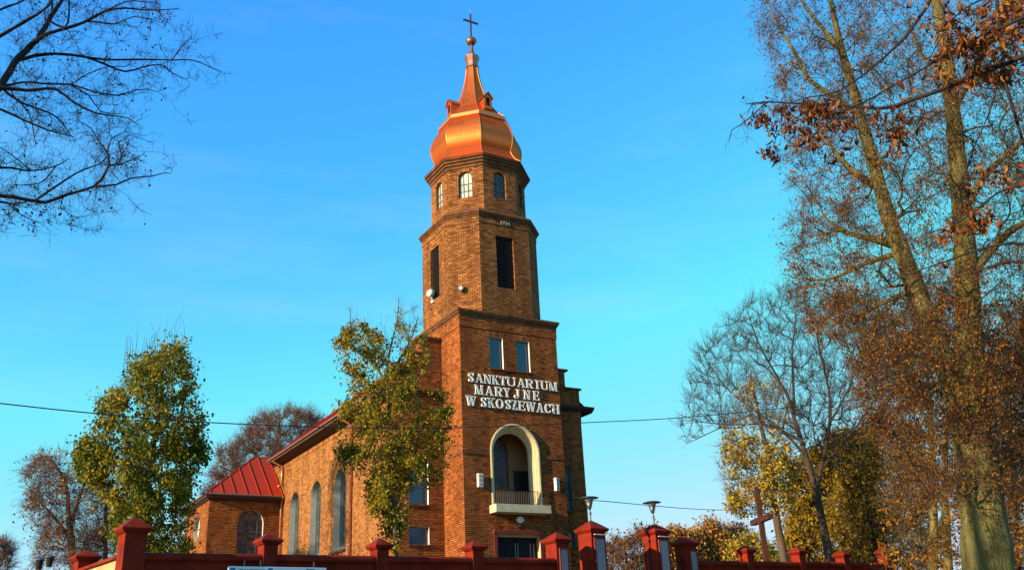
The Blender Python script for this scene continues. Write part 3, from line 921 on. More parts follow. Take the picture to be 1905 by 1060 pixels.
mb = MB(); dome_faces(mb, skirt)
cpart(mb, 'dome_skirt', M['copper'], smooth=True)
mb = MB(); dome_faces(mb, bulb)
cpart(mb, 'onion_dome', M['copper'], smooth=True)
mb = MB(); o8r(mb, [(2.2, 33.2), (2.34, 33.26), (2.34, 33.5), (2.26, 33.58)], lean(33.4))
cpart(mb, 'dome_band', M['copper_band'])
mb = MB(); dome_faces(mb, spire)
sp = cpart(mb, 'spire', M['copper'], smooth=True)
for prof in (skirt, bulb, spire):      # rolled seams along the eight ridges
    for i in range(8):
        mb = MB(); mb.tube([(*oct8(a + 0.005, lean(z), OC[1])[i], z) for z, a in prof], 0.022, 5)
        cpart(mb, 'ridge_seam', M['copper_band'])
# dormers on the four main faces
for ang in (0, 90, 180, 270):
    rot = Matrix.Rotation(R_(ang), 3, 'Z')
    c0 = Vector((lean(34.5), OC[1], 0))
    P = lambda x, y, z: tuple(c0 + rot @ Vector((x, y, 0)) + Vector((0, 0, z)))
    mb = MB()
    yf, yb, hw = -1.95, -0.9, 0.29
    z0, z1, za = 34.0, 34.95, 35.28
    # front with arched opening
    hole = arch(-0.15, 0.15, 34.28, 34.75, 8)
    tmp = MB(); wall_face(tmp, (0, yf, 0), X, [(-hw, z0), (hw, z0), (hw, z1), (0, za), (-hw, z1)], [hole])
    reveal(tmp, (0, yf, 0), X, Yv, hole, 0.15)
    for f in tmp.f: mb.poly([P(*tmp.v[i]) for i in f])
    for s in (-1, 1):
        mb.quad(P(s * hw, yf, z0), P(s * hw, yb, z0), P(s * hw, yb, z1), P(s * hw, yf, z1))
    D = cpart(mb, 'dormer', M['copper'])
    mb = MB()
    for s in (-1, 1):
        a, b, c, d = P(0, yf - 0.1, za + 0.03), P(0, yb + 0.5, za + 0.03), P(s * (hw + 0.1), yb + 0.5, z1 - 0.08), P(s * (hw + 0.1), yf - 0.1, z1 - 0.08)
        u = Vector((0, 0, 0.04))
        mb.rings([[a, b, c, d], [Vector(q) + u for q in (a, b, c, d)]])
    cpart(mb, 'roof', M['copper'], D)
    mb = MB(); mb.poly([P(s, yf + 0.15, z) for s, z in hole])
    cpart(mb, 'pane', M['dark'], D)
# finial, ball, cross
fx = lean(38.8)
mb = MB()
o8r(mb, [(0.4, 38.36), (0.44, 38.42), (0.44, 38.56), (0.36, 38.62), (0.4, 38.9), (0.5, 39.2), (0.52, 39.3), (0.3, 39.42), (0.16, 39.8), (0.09, 40.4)], fx)
cpart(mb, 'finial', M['gold_fin'])
mb = MB()
mb.lathe(fx, OC[1], [(0.37 * math.cos(a) + 0.002, 40.7 + 0.33 * math.sin(a)) for a in [-PI / 2 + PI * i / 12 for i in range(13)]], 20)
mb.lathe(fx, OC[1], [(0.385, 40.67), (0.4, 40.7), (0.385, 40.73)], 20)
cpart(mb, 'finial_ball', M['gold_fin'], smooth=True)
mb = MB()
mb.box(fx - 0.055, fx + 0.055, OC[1] - 0.055, OC[1] + 0.055, 41.0, 43.05)
mb.box(fx - 0.6, fx - 0.055, OC[1] - 0.05, OC[1] + 0.05, 42.34, 42.46)
mb.box(fx + 0.055, fx + 0.6, OC[1] - 0.05, OC[1] + 0.05, 42.34, 42.46)
mb.tube([(fx, OC[1], 43.05), (fx, OC[1], 43.55)], 0.012, 5)
cpart(mb, 'spire_cross', M['cross_metal'])

# --- lettering in raised white serif capitals
def pen(pts, T, t):
    """strip along a path; heavy where it runs upright, thin where it runs level"""
    L, Rr = [], []
    n = len(pts)
    for i, p in enumerate(pts):
        a = pts[max(i - 1, 0)]; b = pts[min(i + 1, n - 1)]
        dx, dy = b[0] - a[0], b[1] - a[1]; l = math.hypot(dx, dy)
        dx /= l; dy /= l
        wd = (t + (T - t) * abs(dy) ** 1.5) / 2
        L.append((p[0] - dy * wd, p[1] + dx * wd)); Rr.append((p[0] + dy * wd, p[1] - dx * wd))
    return [(L[i], L[i + 1], Rr[i + 1], Rr[i]) for i in range(n - 1)]
def bar_(x0, y0, x1, y1, T):
    """straight stroke of horizontal width T"""
    return [((x0 - T / 2, y0), (x0 + T / 2, y0), (x1 + T / 2, y1), (x1 - T / 2, y1))]
def slab_(x0, x1, y, t=0.085):
    return [((x0, y), (x1, y), (x1, y + t), (x0, y + t))]
def ell(cx, cy, rx, ry, a0, a1, n=16):
    return [(cx + rx * math.cos(R_(a0 + (a1 - a0) * i / n)), cy + ry * math.sin(R_(a0 + (a1 - a0) * i / n))) for i in range(n + 1)]
T_, t_ = 0.205, 0.075
def letter(ch, w):
    s = []
    sf = lambda x, y: slab_(x - 0.17, x + 0.17, y)
    if ch == 'I': s += bar_(w / 2, 0, w / 2, 1, T_) + slab_(0, w, 0) + slab_(0, w, 0.93)
    elif ch == 'H':
        s += bar_(.2, 0, .2, 1, T_) + bar_(w - .2, 0, w - .2, 1, T_) + slab_(.2, w - .2, .47, t_)
        for x in (.2, w - .2): s += sf(x, 0) + sf(x, .93)
    elif ch == 'N':
        s += bar_(.16, 0, .16, 1, t_) + bar_(w - .14, 0, w - .14, 1, t_) + bar_(.16, 1, w - .16, 0, T_ + .04)
        s += slab_(0, .32, 0) + slab_(0, .26, .93) + slab_(w - .3, w, .93)
    elif ch == 'M':
        s += bar_(.15, 0, .15, 1, t_) + bar_(w - .2, 0, w - .2, 1, T_) + bar_(.2, 1, w / 2, 0, T_) + bar_(w / 2, 0, w - .22, 1, t_)
        s += slab_(0, .3, 0) + slab_(w - .38, w, 0) + slab_(0, .28, .93) + slab_(w - .32, w, .93)
    elif ch == 'A':
        s += bar_(.14, 0, w / 2, 1, t_) + bar_(w / 2, 1, w - .2, 0, T_) + slab_(.24, w - .28, .28, t_) + slab_(0, .3, 0) + slab_(w - .38, w, 0)
    elif ch == 'W':
        s += bar_(.2, 1, w * .32, 0, T_) + bar_(w * .32, 0, w * .5, .95, t_) + bar_(w * .5, 1, w * .68, 0, T_) + bar_(w * .68, 0, w - .12, 1, t_)
        s += slab_(0, .4, .93) + slab_(w * .5 - .16, w * .5 + .16, .93) + slab_(w - .27, w, .93)
    elif ch == 'K':
        s += bar_(.2, 0, .2, 1, T_) + bar_(.28, .42, w - .17, 1, t_) + bar_(w * .48, .56, w - .2, 0, T_)
        s += sf(.2, 0) + sf(.2, .93) + slab_(w - .34, w, .93) + slab_(w - .38, w, 0)
    elif ch == 'T':
        s += bar_(w / 2, 0, w / 2, 1, T_) + slab_(0, w, .93) + slab_(w / 2 - .17, w / 2 + .17, 0)
        s += bar_(.035, .72, .035, .97, .07) + bar_(w - .035, .72, w - .035, .97, .07)
    elif ch == 'E':
        s += bar_(.2, 0, .2, 1, T_) + slab_(.03, w, 0) + slab_(.03, w - .03, .93) + slab_(.2, w - .18, .47) + bar_(w - .035, 0, w - .035, .27, .07) + bar_(w - .065, .74, w - .065, 1, .07) + bar_(w - .2, .36, w - .2, .64, .06)
    elif ch == 'Z':
        s += slab_(.03, w, 0) + slab_(0, w - .03, .93) + bar_(.16, .03, w - .16, .97, T_ + .03) + bar_(w - .035, 0, w - .035, .27, .07) + bar_(.035, .74, .035, 1, .07)
    elif ch == 'Y':
        s += bar_(w / 2, 0, w / 2, .48, T_) + bar_(.2, 1, w / 2, .42, T_) + bar_(w / 2 + .03, .42, w - .14, 1, t_) + slab_(0, .4, .93) + slab_(w - .3, w, .93) + slab_(w / 2 - .17, w / 2 + .17, 0)
    elif ch == 'J':
        s += bar_(w - .2, .25, w - .2, 1, T_) + slab_(w - .4, w, .93) + pen(ell((w - .2) / 2 + .03, .24, (w - .2) / 2 - .03, .21, 0, -180), T_, t_) + pen(ell(.09, .27, .05, .05, 0, 360, 10), .1, .1)
    elif ch == 'U':
        s += bar_(.2, .3, .2, 1, T_) + bar_(w - .15, .3, w - .15, 1, t_) + pen(ell((w + .05) / 2, .3, (w - .35) / 2, .26, 180, 360), T_ * .8, t_ + .01) + slab_(.02, .38, .93) + slab_(w - .3, w, .93)
    elif ch == 'C':
        s += pen(ell(w / 2, .5, w / 2 - .1, .46, 45, 315, 22), T_, t_) + bar_(w - .1, .66, w - .1, .97, .06) + bar_(w - .1, .1, w - .1, .3, .05)
    elif ch == 'O':
        s += pen(ell(w / 2, .5, w / 2 - .1, .46, 0, 360, 28), T_, t_)
    elif ch == 'S':
        p = ell(w / 2, .73, w / 2 - .13, .23, 25, 200, 10) + [(w / 2 - .08, .6), (w / 2 + .1, .48)] + ell(w / 2, .27, w / 2 - .12, .23, 25, -160, 12)
        s += pen(p, T_, t_ + .02) + bar_(w - .1, .68, w - .1, .97, .06) + bar_(.1, .03, .1, .33, .06)
        s += bar_(w * .25, .66, w * .8, .36, .2)
    elif ch == 'R':
        s += bar_(.2, 0, .2, 1, T_) + slab_(.03, w * .5, .93) + slab_(.2, w * .5, .46) + pen(ell(w * .5, .73, w * .5 - .16, .235, -90, 90, 12), T_, t_) + bar_(w * .55, .5, w - .2, 0, T_) + sf(.2, 0) + slab_(w - .3, w, 0)
    return s
LINES = [("SANKTUARIUM", 14.54, 0.53, [0.41, 0.8, 0.86, 1.42, 1.42, 1.93, 1.95, 2.46, 2.49, 2.9, 2.93, 3.55, 3.63, 4.2, 4.22, 4.75, 4.90, 5.15, 5.24, 5.78, 5.81, 6.43]),
         ("MARYJNE", 13.85, 0.55, [0.8, 1.39, 1.48, 2.04, 2.1, 2.64, 2.69, 3.16, 3.4, 3.78, 4.02, 4.51, 4.67, 5.11]),
         ("WSKOSZEWACH", 13.15, 0.56, [0.23, 0.91, 1.18, 1.57, 1.61, 2.13, 2.16, 2.66, 2.77, 3.15, 3.18, 3.57, 3.63, 4.1, 4.13, 4.85, 4.85, 5.39, 5.44, 5.88, 5.93, 6.5])]
def put_letter(ch, x0, x1, z0, h, y, depth, mat, parent):
    wd = (x1 - x0) / h
    mb = MB()
    for k, q in enumerate(letter(ch, wd)):
        e = 0.0012 * k
        a = [(x0 + p[0] * h, y - depth - e, z0 + p[1] * h) for p in q]
        b = [(p[0], y, p[2]) for p in a]
        mb.rings([b, a])
    return cpart(mb, 'letter', mat, parent)
for txt, z0, h, xs_ in LINES:
    for i, ch in enumerate(txt):
        put_letter(ch, xs_[2 * i] + 0.005, xs_[2 * i + 1] - 0.005, z0, h, -0.03, 0.06, M['white'], None)
# date high on the belfry, and other small fittings of the church
fc = bpy.data.curves.new('date', 'FONT'); fc.body = '1934'; fc.size = 0.36; fc.extrude = 0.02
fo = bpy.data.objects.new('date', fc); col.objects.link(fo)
bpy.context.view_layer.update()
dgm = bpy.data.meshes.new_from_object(fo.evaluated_get(bpy.context.evaluated_depsgraph_get()))
bpy.data.objects.remove(fo)
do = bpy.data.objects.new('date_numerals', dgm); col.objects.link(do)
do.rotation_euler = (R_(90), 0, 0); do.parent = church; do.location = (3.02 - 3.3, 0.04 - 3.3, 24.97 - 3.0)
dgm.materials.clear(); dgm.materials.append(M['date_stone'])

# --- things fixed to the church front
def speaker(x, z, rz):
    o = empty('loudspeaker', (x, -0.03, z), R_(rz))
    mb = MB(); mb.box(-0.16, 0.16, -0.2, -0.02, 0, 0.74)
    mb.build('cabinet', M['speaker'], o, bevel=0.015)
    for k in range(3):
        mb = MB()
        c = 0.14 + k * 0.23
        mb.rings([[(0.095 * math.cos(a), y, c + 0.095 * math.sin(a)) for a in [2 * PI * j / 16 for j in range(16)]] for y in (-0.2, -0.212)])
        mb.build('driver', M['speaker_grill'], o)
    mb = MB(); mb.box(-0.03, 0.03, -0.03, 0.05, 0.2, 0.55); mb.build('bracket', M['iron'], o)
    return o
tag(speaker(0.94, 8.62, 0), 'pale column loudspeaker on the tower wall, left of the arched balcony', 'loudspeaker', 'loudspeakers either side of the balcony')
tag(speaker(5.88, 8.62, 22), 'pale column loudspeaker turned outwards on the tower wall, right of the arched balcony', 'loudspeaker', 'loudspeakers either side of the balcony')
wl = empty('wall_lamp', (3.4, 0, 6.95), label='round white glass lamp above the entrance door, under the balcony', cat='lamp')
mb = MB(); mb.rings([[(0.24 * r * math.cos(a), -y, 0.2 * r * math.sin(a)) for a in [2 * PI * j / 18 for j in range(18)]] for r, y in ((0.7, 0.02), (1, 0.06), (0.98, 0.14), (0.75, 0.22), (0.35, 0.26))])
mb.build('globe', M['white'], wl, smooth=True)
mb = MB(); mb.lathe(0, -0.03, [(0.02, -0.35), (0.02, -0.18)], 6); mb.box(-0.12, 0.12, -0.05, 0, -0.45, -0.35)
mb.build('bracket', M['iron'], wl)
sd_ = empty('satellite_dish', (0.02, 3.5, 21.1), label='small white satellite dish in the left louver of the belfry', cat='satellite dish')
mb = MB()
dn = Vector((-0.75, -0.62, 0.15)).normalized(); du = dn.cross(Vector((0, 0, 1))).normalized(); dv = du.cross(dn)
mb.rings([[Vector((-0.18, 0, 0)) + dn * d + (du * math.cos(a) + dv * math.sin(a)) * r for a in [2 * PI * j / 20 for j in range(20)]] for r, d in ((0.28, 0.0), (0.2, -0.04), (0.08, -0.06))])
mb.build('dish', M['white'], sd_, smooth=True)
mb = MB(); mb.tube([(-0.15, 0.0, 0.0), (-0.12, -0.02, -0.35), (0.05, 0.05, -0.45)], 0.035, 6); mb.box(-0.12, 0.1, -0.1, 0.1, -0.62, -0.46)
mb.build('arm', M['white'], sd_)
pb = (Vector((0.1 + 1.46, 0.1, 0)) * 0.42 + Vector((0.1, 0.1 + 1.46, 0)) * 0.58)
fl = empty('floodlight', (pb.x, pb.y, 20.55), R_(-45), label='dark round floodlight on the slanting face of the belfry', cat='floodlight')
mb = MB(); mb.rings([[(r * math.cos(a), -y, r * math.sin(a)) for a in [2 * PI * j / 16 for j in range(16)]] for r, y in ((0.1, 0.0), (0.16, 0.05), (0.2, 0.22), (0.2, 0.28))])
mb.build('housing', M['iron'], fl)
mb = MB(); mb.rings([[(0.13 * math.cos(a), -y, 0.13 * math.sin(a)) for a in [2 * PI * j / 16 for j in range(16)]] for y in (0.28, 0.29)])
mb.build('lens', M['lamp_glass'], fl)

# ================================================================= BOUNDARY WALL
GWZ = 0.0
def wall_top(s): return 2.47 + (s - 6.5) * 0.0116
def wbox(mb, s0, s1, o0, o1, z00, z01, z10=None, z11=None):
    """box on the wall line, its top and bottom may slope along it"""
    z10 = z00 if z10 is None else z10; z11 = z01 if z11 is None else z11
    mb.rings([[WP(s0, o0, z00), WP(s0, o0, z01), WP(s0, o1, z01), WP(s0, o1, z00)], [WP(s1, o0, z10), WP(s1, o0, z11), WP(s1, o1, z11), WP(s1, o1, z10)]])
RZW = math.atan2(tW.y, tW.x)
def pillar_mesh(mb, wd, zb, zc, apex, case=False):
    """local: x along the wall centred, y 0..wd into it; zc = underside of cap's outer edge"""
    h = wd / 2
    mb.rings([[(-h, 0, zb), (h, 0, zb), (h, wd, zb), (-h, wd, zb)], [(-h, 0, zc - 0.08), (h, 0, zc - 0.08), (h, wd, zc - 0.08), (-h, wd, zc - 0.08)]])
def cap_mesh(mb, wd, zc, apex):
    h = wd / 2
    def r(o, z): return [(-h - o, -o, z), (h + o, -o, z), (h + o, wd + o, z), (-h - o, wd + o, z)]
    mb.rings([r(0.0, zc - 0.082), r(0.045, zc - 0.05), r(0.09, zc), r(0.1, zc + 0.03), r(0.075, zc + 0.055), r(-h * 0.45, zc + 0.045 + (apex - zc) * 0.55), r(-h * 0.93, apex)])
def add_pillar(parent, s, wd, zc, apex, off=0.0, part=True, case=False, top_rail=False, name='pillar'):
    p = WP(s, off - 0.02, 0)
    loc = p - Vector(parent.location) if parent else p
    mb = MB(); pillar_mesh(mb, wd, GWZ, zc, apex)
    rot = Matrix.Rotation(RZW, 3, 'Z')
    mb.v = [tuple(rot @ Vector(q) + loc) for q in mb.v]
    po = mb.build(name, M['red_wall'], parent, bevel=0.015)
    mb = MB(); cap_mesh(mb, wd, zc, apex)
    mb.v = [tuple(rot @ Vector(q) + loc) for q in mb.v]
    mb.build('cap', M['red_wall'], po, bevel=0.012)
    if case:
        h = wd / 2 - 0.09
        zt = zc - 0.22 - (0.0 if not top_rail else 0.02)
        mb = MB()
        mb.box(-h, h, -0.05, 0.001, 0.9, zt)
        mb.v = [tuple(rot @ Vector(q) + loc) for q in mb.v]
        ca = mb.build('display_case', M['dark_red'], po)
        mb = MB(); mb.box(-h + 0.05, h - 0.04, -0.056, -0.051, 0.95, zt - 0.05)
        mb.v = [tuple(rot @ Vector(q) + loc) for q in mb.v]
        mb.build('pane', M['glass_case'], ca)
        if top_rail:
            mb = MB(); mb.tube([(-h - 0.03, -0.08, zt + 0.09), (h + 0.05, -0.08, zt + 0.09)], 0.016, 8)
            mb.v = [tuple(rot @ Vector(q) + loc) for q in mb.v]
            mb.build('strip_light', M['white'], ca)
    return po
def wall_run(name, label, ss, spec):
    p0 = WP(ss[0], 0, 0)
    root = empty(name, p0, 0, label, 'wall')
    for s0, s1 in zip(ss, ss[1:]):
        a, b = s0, s1
        mb = MB()
        wbox(mb, a, b, 0.1, 0.34, GWZ, wall_top(a) - 0.18, GWZ, wall_top(b) - 0.18)
        mb.v = [tuple(Vector(q) - p0) for q in mb.v]
        mb.build('wall_panel', M['red_wall'], root)
        mb = MB()
        a_, b_ = s0 + 0.16, s1 - 0.16
        def sec(s):
            z = wall_top(s)
            return [WP(s, 0.02, z - 0.19), WP(s, -0.015, z - 0.15), WP(s, -0.01, z - 0.07), WP(s, 0.05, z - 0.02), WP(s, 0.2, z), WP(s, 0.38, z - 0.02), WP(s, 0.45, z - 0.15), WP(s, 0.42, z - 0.19)]
        nseg = 6
        mb.rings([sec(a_ + (b_ - a_) * i / nseg) for i in range(nseg + 1)])
        mb.v = [tuple(Vector(q) - p0) for q in mb.v]
        mb.build('coping', M['red_wall'], root, bevel=0.01)
    for s, wd, zc, ap in spec:
        add_pillar(root, s, wd, zc, ap)
    return root
wall_run('boundary_wall', 'long red painted wall with pyramid capped pillars, left of the gateway, carrying the white sign', [6.47, 9.6, 12.65, 15.66, 18.6],
         [(6.47, 0.48, 2.93, 3.22), (9.6, 0.36, 2.77, 3.0), (12.65, 0.36, 2.75, 2.98), (15.66, 0.38, 2.8, 3.03)])
wall_run('boundary_wall', 'red painted wall with pyramid capped pillars, right of the gateway, under the autumn trees', [24.45, 27.37, 30.35, 33.15, 36.08],
         [(27.37, 0.38, 3.03, 3.22), (30.35, 0.38, 3.06, 3.28), (33.15, 0.38, 3.02, 3.24), (36.08, 0.38, 3.2, 3.46)])
for s, wd, zc, ap, rail, lab in ((18.73, 0.5, 3.1, 3.36, False, 'tall red gate pillar with glazed case, at the right end of the long left wall'),
                                 (20.2, 0.6, 3.46, 3.78, True, 'large red gate pillar with a lamp on top, in front of the tower edge'),
                                 (23.0, 0.6, 3.5, 3.8, True, 'large red gate pillar with a lamp on top, seen against the open sky'),
                                 (24.36, 0.52, 3.18, 3.46, False, 'shorter red gate pillar with glazed case and no lamp, left end of the right wall')):
    r = empty('gate_pillar', WP(s, 0, 0), 0, lab, 'gate pillar', 'red gate pillars with glazed cases')
    add_pillar(r, s, wd, zc, ap, case=True, top_rail=rail, name='shaft')
# lamps on the two big pillars
def pillar_lamp(s, z, label):
    o = empty('pillar_lamp', WP(s, 0.28, z), 0, label, 'street lamp', 'lamps on the gate pillars')
    mb = MB(); mb.lathe(0, 0, [(0.03, -0.08), (0.026, 0.35)], 8); mb.build('pole', M['lamp_metal'], o)
    mb = MB(); mb.lathe(0, 0, [(0.05, 0.2), (0.05, 0.27)], 8); mb.build('collar', M['lamp_metal'], o)
    mb = MB(); mb.lathe(0, 0, [(0.04, 0.35), (0.07, 0.42), (0.125, 0.62)], 16); mb.build('shade', M['lamp_metal'], o, smooth=True)
    mb = MB(); mb.lathe(0, 0, [(0.125, 0.621), (0.145, 0.7)], 16); mb.build('diffuser', M['lamp_glass'], o, smooth=True)
    mb = MB(); mb.lathe(0, 0, [(0.30, 0.69), (0.305, 0.705), (0.2, 0.735), (0.03, 0.76)], 24); mb.build('canopy', M['lamp_metal'], o)
    return o
pillar_lamp(20.2, 3.76, 'grey mushroom lamp with flat round top, on the gate pillar nearer the tower')
pillar_lamp(23.0, 3.78, 'grey mushroom lamp with flat round top, on the gate pillar standing against open sky')
# iron gates
def iron_gate(o, ax, length, zb, zr, spikes, label, n):
    root = empty('iron_gate', o, 0, label, 'gate', 'iron gate leaves')
    ax = Vector(ax)
    for i in range(n + 1):
        p = ax * (length * i / n)
        mb = MB()
        big = i in (0, n)
        mb.tube([p + Vector((0, 0, zb)), p + Vector((0, 0, zr + (0.22 if big else spikes)))], 0.022 if big else 0.011, 6)
        if not big:
            mb.lathe(p.x, p.y, [(0.011, zr + spikes), (0.024, zr + spikes + 0.03), (0.002, zr + spikes + 0.12)], 6)
        mb.build('bar', M['iron'], root)
    for z in (zr, zr - 0.85, zb + 0.1):
        mb = MB(); mb.tube([Vector((0, 0, z)), ax * length + Vector((0, 0, z))], 0.016, 6); mb.build('rail', M['iron'], root)
    return root
iron_gate(WP(22.68, 0.3, 0), tuple(nW * 0.995 - tW * 0.1), 1.45, 0.6, 2.82, 0.27, 'black iron gate leaf with spiked bars, swung open inside the main gateway', 7)
iron_gate(WP(23.32, 0.25, 0), tuple(tW), 0.77, 0.6, 2.62, 0.2, 'narrow black iron wicket gate between the last two gate pillars', 4)
# side wall running back from the corner pillar
sroot = empty('side_wall', WP(6.5, 0.4, 0), 0, 'ochre plastered side wall with red coping, running back from the left corner pillar', 'wall')
p0 = Vector(sroot.location)
mb = MB(); mb.rings([[WP(6.3, o, z) - p0 for z in (GWZ - 1, 2.38)] + [WP(6.62, o, z) - p0 for z in (2.38, GWZ - 1)] for o in (0.46, 11.5)])
mb.build('wall_panel', M['side_plaster'], sroot)
mb = MB(); mb.rings([[WP(6.22, o, 2.36) - p0, WP(6.22, o, 2.42) - p0, WP(6.46, o, 2.52) - p0, WP(6.7, o, 2.42) - p0, WP(6.7, o, 2.36) - p0] for o in (0.46, 3.5)])
mb.build('coping', M['red_wall'], sroot)
mb = MB(); mb.rings([[WP(6.22, o, 2.3) - p0, WP(6.22, o, 2.36) - p0, WP(6.46, o, 2.46) - p0, WP(6.7, o, 2.36) - p0, WP(6.7, o, 2.3) - p0] for o in (3.9, 7.0)])
mb.build('coping', M['red_wall'], sroot)
for off, z in ((3.45, 2.68), (7.1, 2.55)):
    add_pillar(sroot, 6.42, 0.44, z, z + 0.2, off=off)
# white board hung on the wall
sg = empty('sign_board', WP(8.56, -0.06, 2.19), RZW, 'long white information board with blue emblems hung on the red wall', 'sign')
mb = MB(); mb.box(0, 2.47, -0.03, 0, -0.75, 0); mb.build('board', M['sign'], sg, bevel=0.008)
for x in (0.37, 0.75 + 0.02, 2.13):
    mb = MB(); mb.box(x, x + 0.03, -0.01, 0.01, 0.0, 0.14); mb.build('hanger', M['lamp_metal'], sg)
mb = MB(); mb.box(0.04, 0.17, -0.036, -0.031, -0.16, -0.035); mb.build('emblem', M['blue'], sg)
mb = MB(); mb.rings([[(1.02 + 0.085 * math.cos(a), y, -0.11 + 0.085 * math.sin(a)) for a in [2 * PI * j / 20 for j in range(20)]] for y in (-0.031, -0.036)]); mb.build('emblem', M['blue'], sg)
mb = MB(); mb.box(1.93, 2.15, -0.036, -0.031, -0.2, -0.03); mb.build('picture', M['sign_green'], sg)
mb = MB(); mb.rings([[(2.36 + 0.03 * math.cos(a), y, -0.07 + 0.03 * math.sin(a)) for a in [2 * PI * j / 12 for j in range(12)]] for y in (-0.031, -0.036)]); mb.build('emblem', M['blue'], sg)
fc = bpy.data.curves.new('sign_text', 'FONT'); fc.body = 'GMINA NOWOSOLNA'; fc.size = 0.1; fc.extrude = 0.002
fo = bpy.data.objects.new('sign_text', fc); col.objects.link(fo); bpy.context.view_layer.update()
tm = bpy.data.meshes.new_from_object(fo.evaluated_get(bpy.context.evaluated_depsgraph_get()))
bpy.data.objects.remove(fo)
vx = [v.co.x for v in tm.vertices]; kx = 0.66 / (max(vx) - min(vx))
for v in tm.vertices: v.co.x *= kx
to = bpy.data.objects.new('lettering', tm); col.objects.link(to); to.parent = sg
to.rotation_euler = (R_(90), 0, 0); to.location = (0.22, -0.034, -0.12)
tm.materials.clear(); tm.materials.append(M['sign_text'])

# wooden cross in the churchyard
cb_ = at(1425, 1035, 42.0)
cz0 = 1.2
cr_ = empty('wooden_cross', (cb_[0], cb_[1], cz0), math.atan2(0.912, 0.412), 'tall weathered wooden cross in front of the yellow leaved tree', 'cross')
zt = at(1406, 909, 42.0)[2] - cz0; za = at(1416, 966, 42.0)[2] - cz0
mb = MB(); mb.box(-0.1, 0.1, -0.1, 0.1, 0, zt); mb.build('post', M['wood'], cr_, bevel=0.01)
mb = MB(); mb.box(-1.1, 1.1, -0.135, -0.101, za - 0.11, za + 0.11); mb.box(-1.1, -0.101, -0.1, 0.09, za - 0.11, za + 0.11); mb.box(0.101, 1.1, -0.1, 0.09, za - 0.11, za + 0.11)
mb.build('crossbar', M['wood'], cr_)
# twin lantern at the far left
lp = at(81, 1052, 30)
tl = empty('twin_lantern', (lp[0], lp[1], -0.8), R_(-20), 'dark twin headed lantern low at the left edge, beyond the wall corner', 'lantern')
mb = MB(); mb.lathe(0, 0, [(0.06, 0), (0.04, lp[2] + 0.6)], 8); mb.build('pole', M['iron'], tl)
for x, dz in ((-0.12, -0.05), (0.14, 0.02)):
    mb = MB(); mb.lathe(x, 0, [(0.07, lp[2] + 0.75 + dz), (0.11, lp[2] + 1.0 + dz)], 10); mb.build('lantern_head', M['iron'], tl)
    mb = MB(); mb.lathe(x, 0, [(0.14, lp[2] + 1.001 + dz), (0.13, lp[2] + 1.03 + dz), (0.03, lp[2] + 1.08 + dz)], 10); mb.build('lantern_top', M['lamp_metal'], tl)

# overhead cables
def cable(name, pts, r, label):
    mb = MB(); mb.tube(pts, r, 5)
    o = mb.build(name, M['cable'], None, smooth=True)
    return tag(o, label, 'cable')
def smooth3(pts, n=8):
    P = [np.array(p, float) for p in pts]; out = []
    for i in range(len(P) - 1):
        p0, p1, p2, p3 = P[max(i - 1, 0)], P[i], P[i + 1], P[min(i + 2, len(P) - 1)]
        for j in range(n):
            u = j / n
            out.append(0.5 * (2 * p1 + (p2 - p0) * u + (2 * p0 - 5 * p1 + 4 * p2 - p3) * u * u + (3 * p1 - p0 - 3 * p2 + p3) * u ** 3))
    out.append(P[-1])
    return out
def line_pt(u, v, p=17.0):
    d = ray(u, v); k = p / (d @ np.array(nW)); return CAM + d * k
cable('power_line', smooth3([line_pt(u, v) for u, v in ((-60, 743), (0, 750), (170, 768), (380, 785), (640, 795), (865, 795), (1085, 786), (1310, 773), (1600, 742), (1990, 690))]), 0.011,
      'long black overhead cable crossing the whole view in front of the tower')
cable('service_wire', smooth3([(9.72, 6.0, 9.3)] + [at(u, v, D) for u, v, D in ((1110, 930.5, 54), (1214, 940, 60), (1290, 946, 66), (1360, 948, 72), (1450, 946, 80))]), 0.022,
      'thin wire sagging from the right side of the church towards the yellow leaved tree')
#TREES#
# ================================================================= TREES
def noise_mat(name, ramp, rough=0.7, bump=0.0, bscale=12, vscale=3.0, stretch=0.3):
    mt, n, b = new_mat(name)
    L = n.links.new
    tc = N(n, 'ShaderNodeTexCoord')
    mp = N(n, 'ShaderNodeMapping'); mp.inputs['Scale'].default_value = (1, 1, stretch)
    nz = N(n, 'ShaderNodeTexNoise'); nz.inputs['Scale'].default_value = vscale; nz.inputs['Detail'].default_value = 9; nz.inputs['Roughness'].default_value = 0.7
    L(tc.outputs['Object'], mp.inputs[0]); L(mp.outputs[0], nz.inputs['Vector'])
    cr = N(n, 'ShaderNodeValToRGB'); e = cr.color_ramp.elements
    e[0].position = 0.32; e[1].position = 0.68
    e[0].color = (*ramp[0], 1); e[1].color = (*ramp[-1], 1)
    for i, c in enumerate(ramp[1:-1]):
        k = e.new(0.32 + 0.36 * (i + 1) / (len(ramp) - 1)); k.color = (*c, 1)
    L(nz.outputs[0], cr.inputs[0]); L(cr.outputs[0], b.inputs['Base Color'])
    b.inputs['Roughness'].default_value = rough; b.inputs['Specular IOR Level'].default_value = 0.15
    if bump:
        n2 = N(n, 'ShaderNodeTexNoise'); n2.inputs['Scale'].default_value = bscale; n2.inputs['Detail'].default_value = 8
        m2 = N(n, 'ShaderNodeMapping'); m2.inputs['Scale'].default_value = (1, 1, 0.15)
        L(tc.outputs['Object'], m2.inputs[0]); L(m2.outputs[0], n2.inputs['Vector'])
        bp = N(n, 'ShaderNodeBump'); bp.inputs['Strength'].default_value = bump; bp.inputs['Distance'].default_value = 0.08
        L(n2.outputs[0], bp.inputs['Height']); L(bp.outputs[0], b.inputs['Normal'])
    return mt

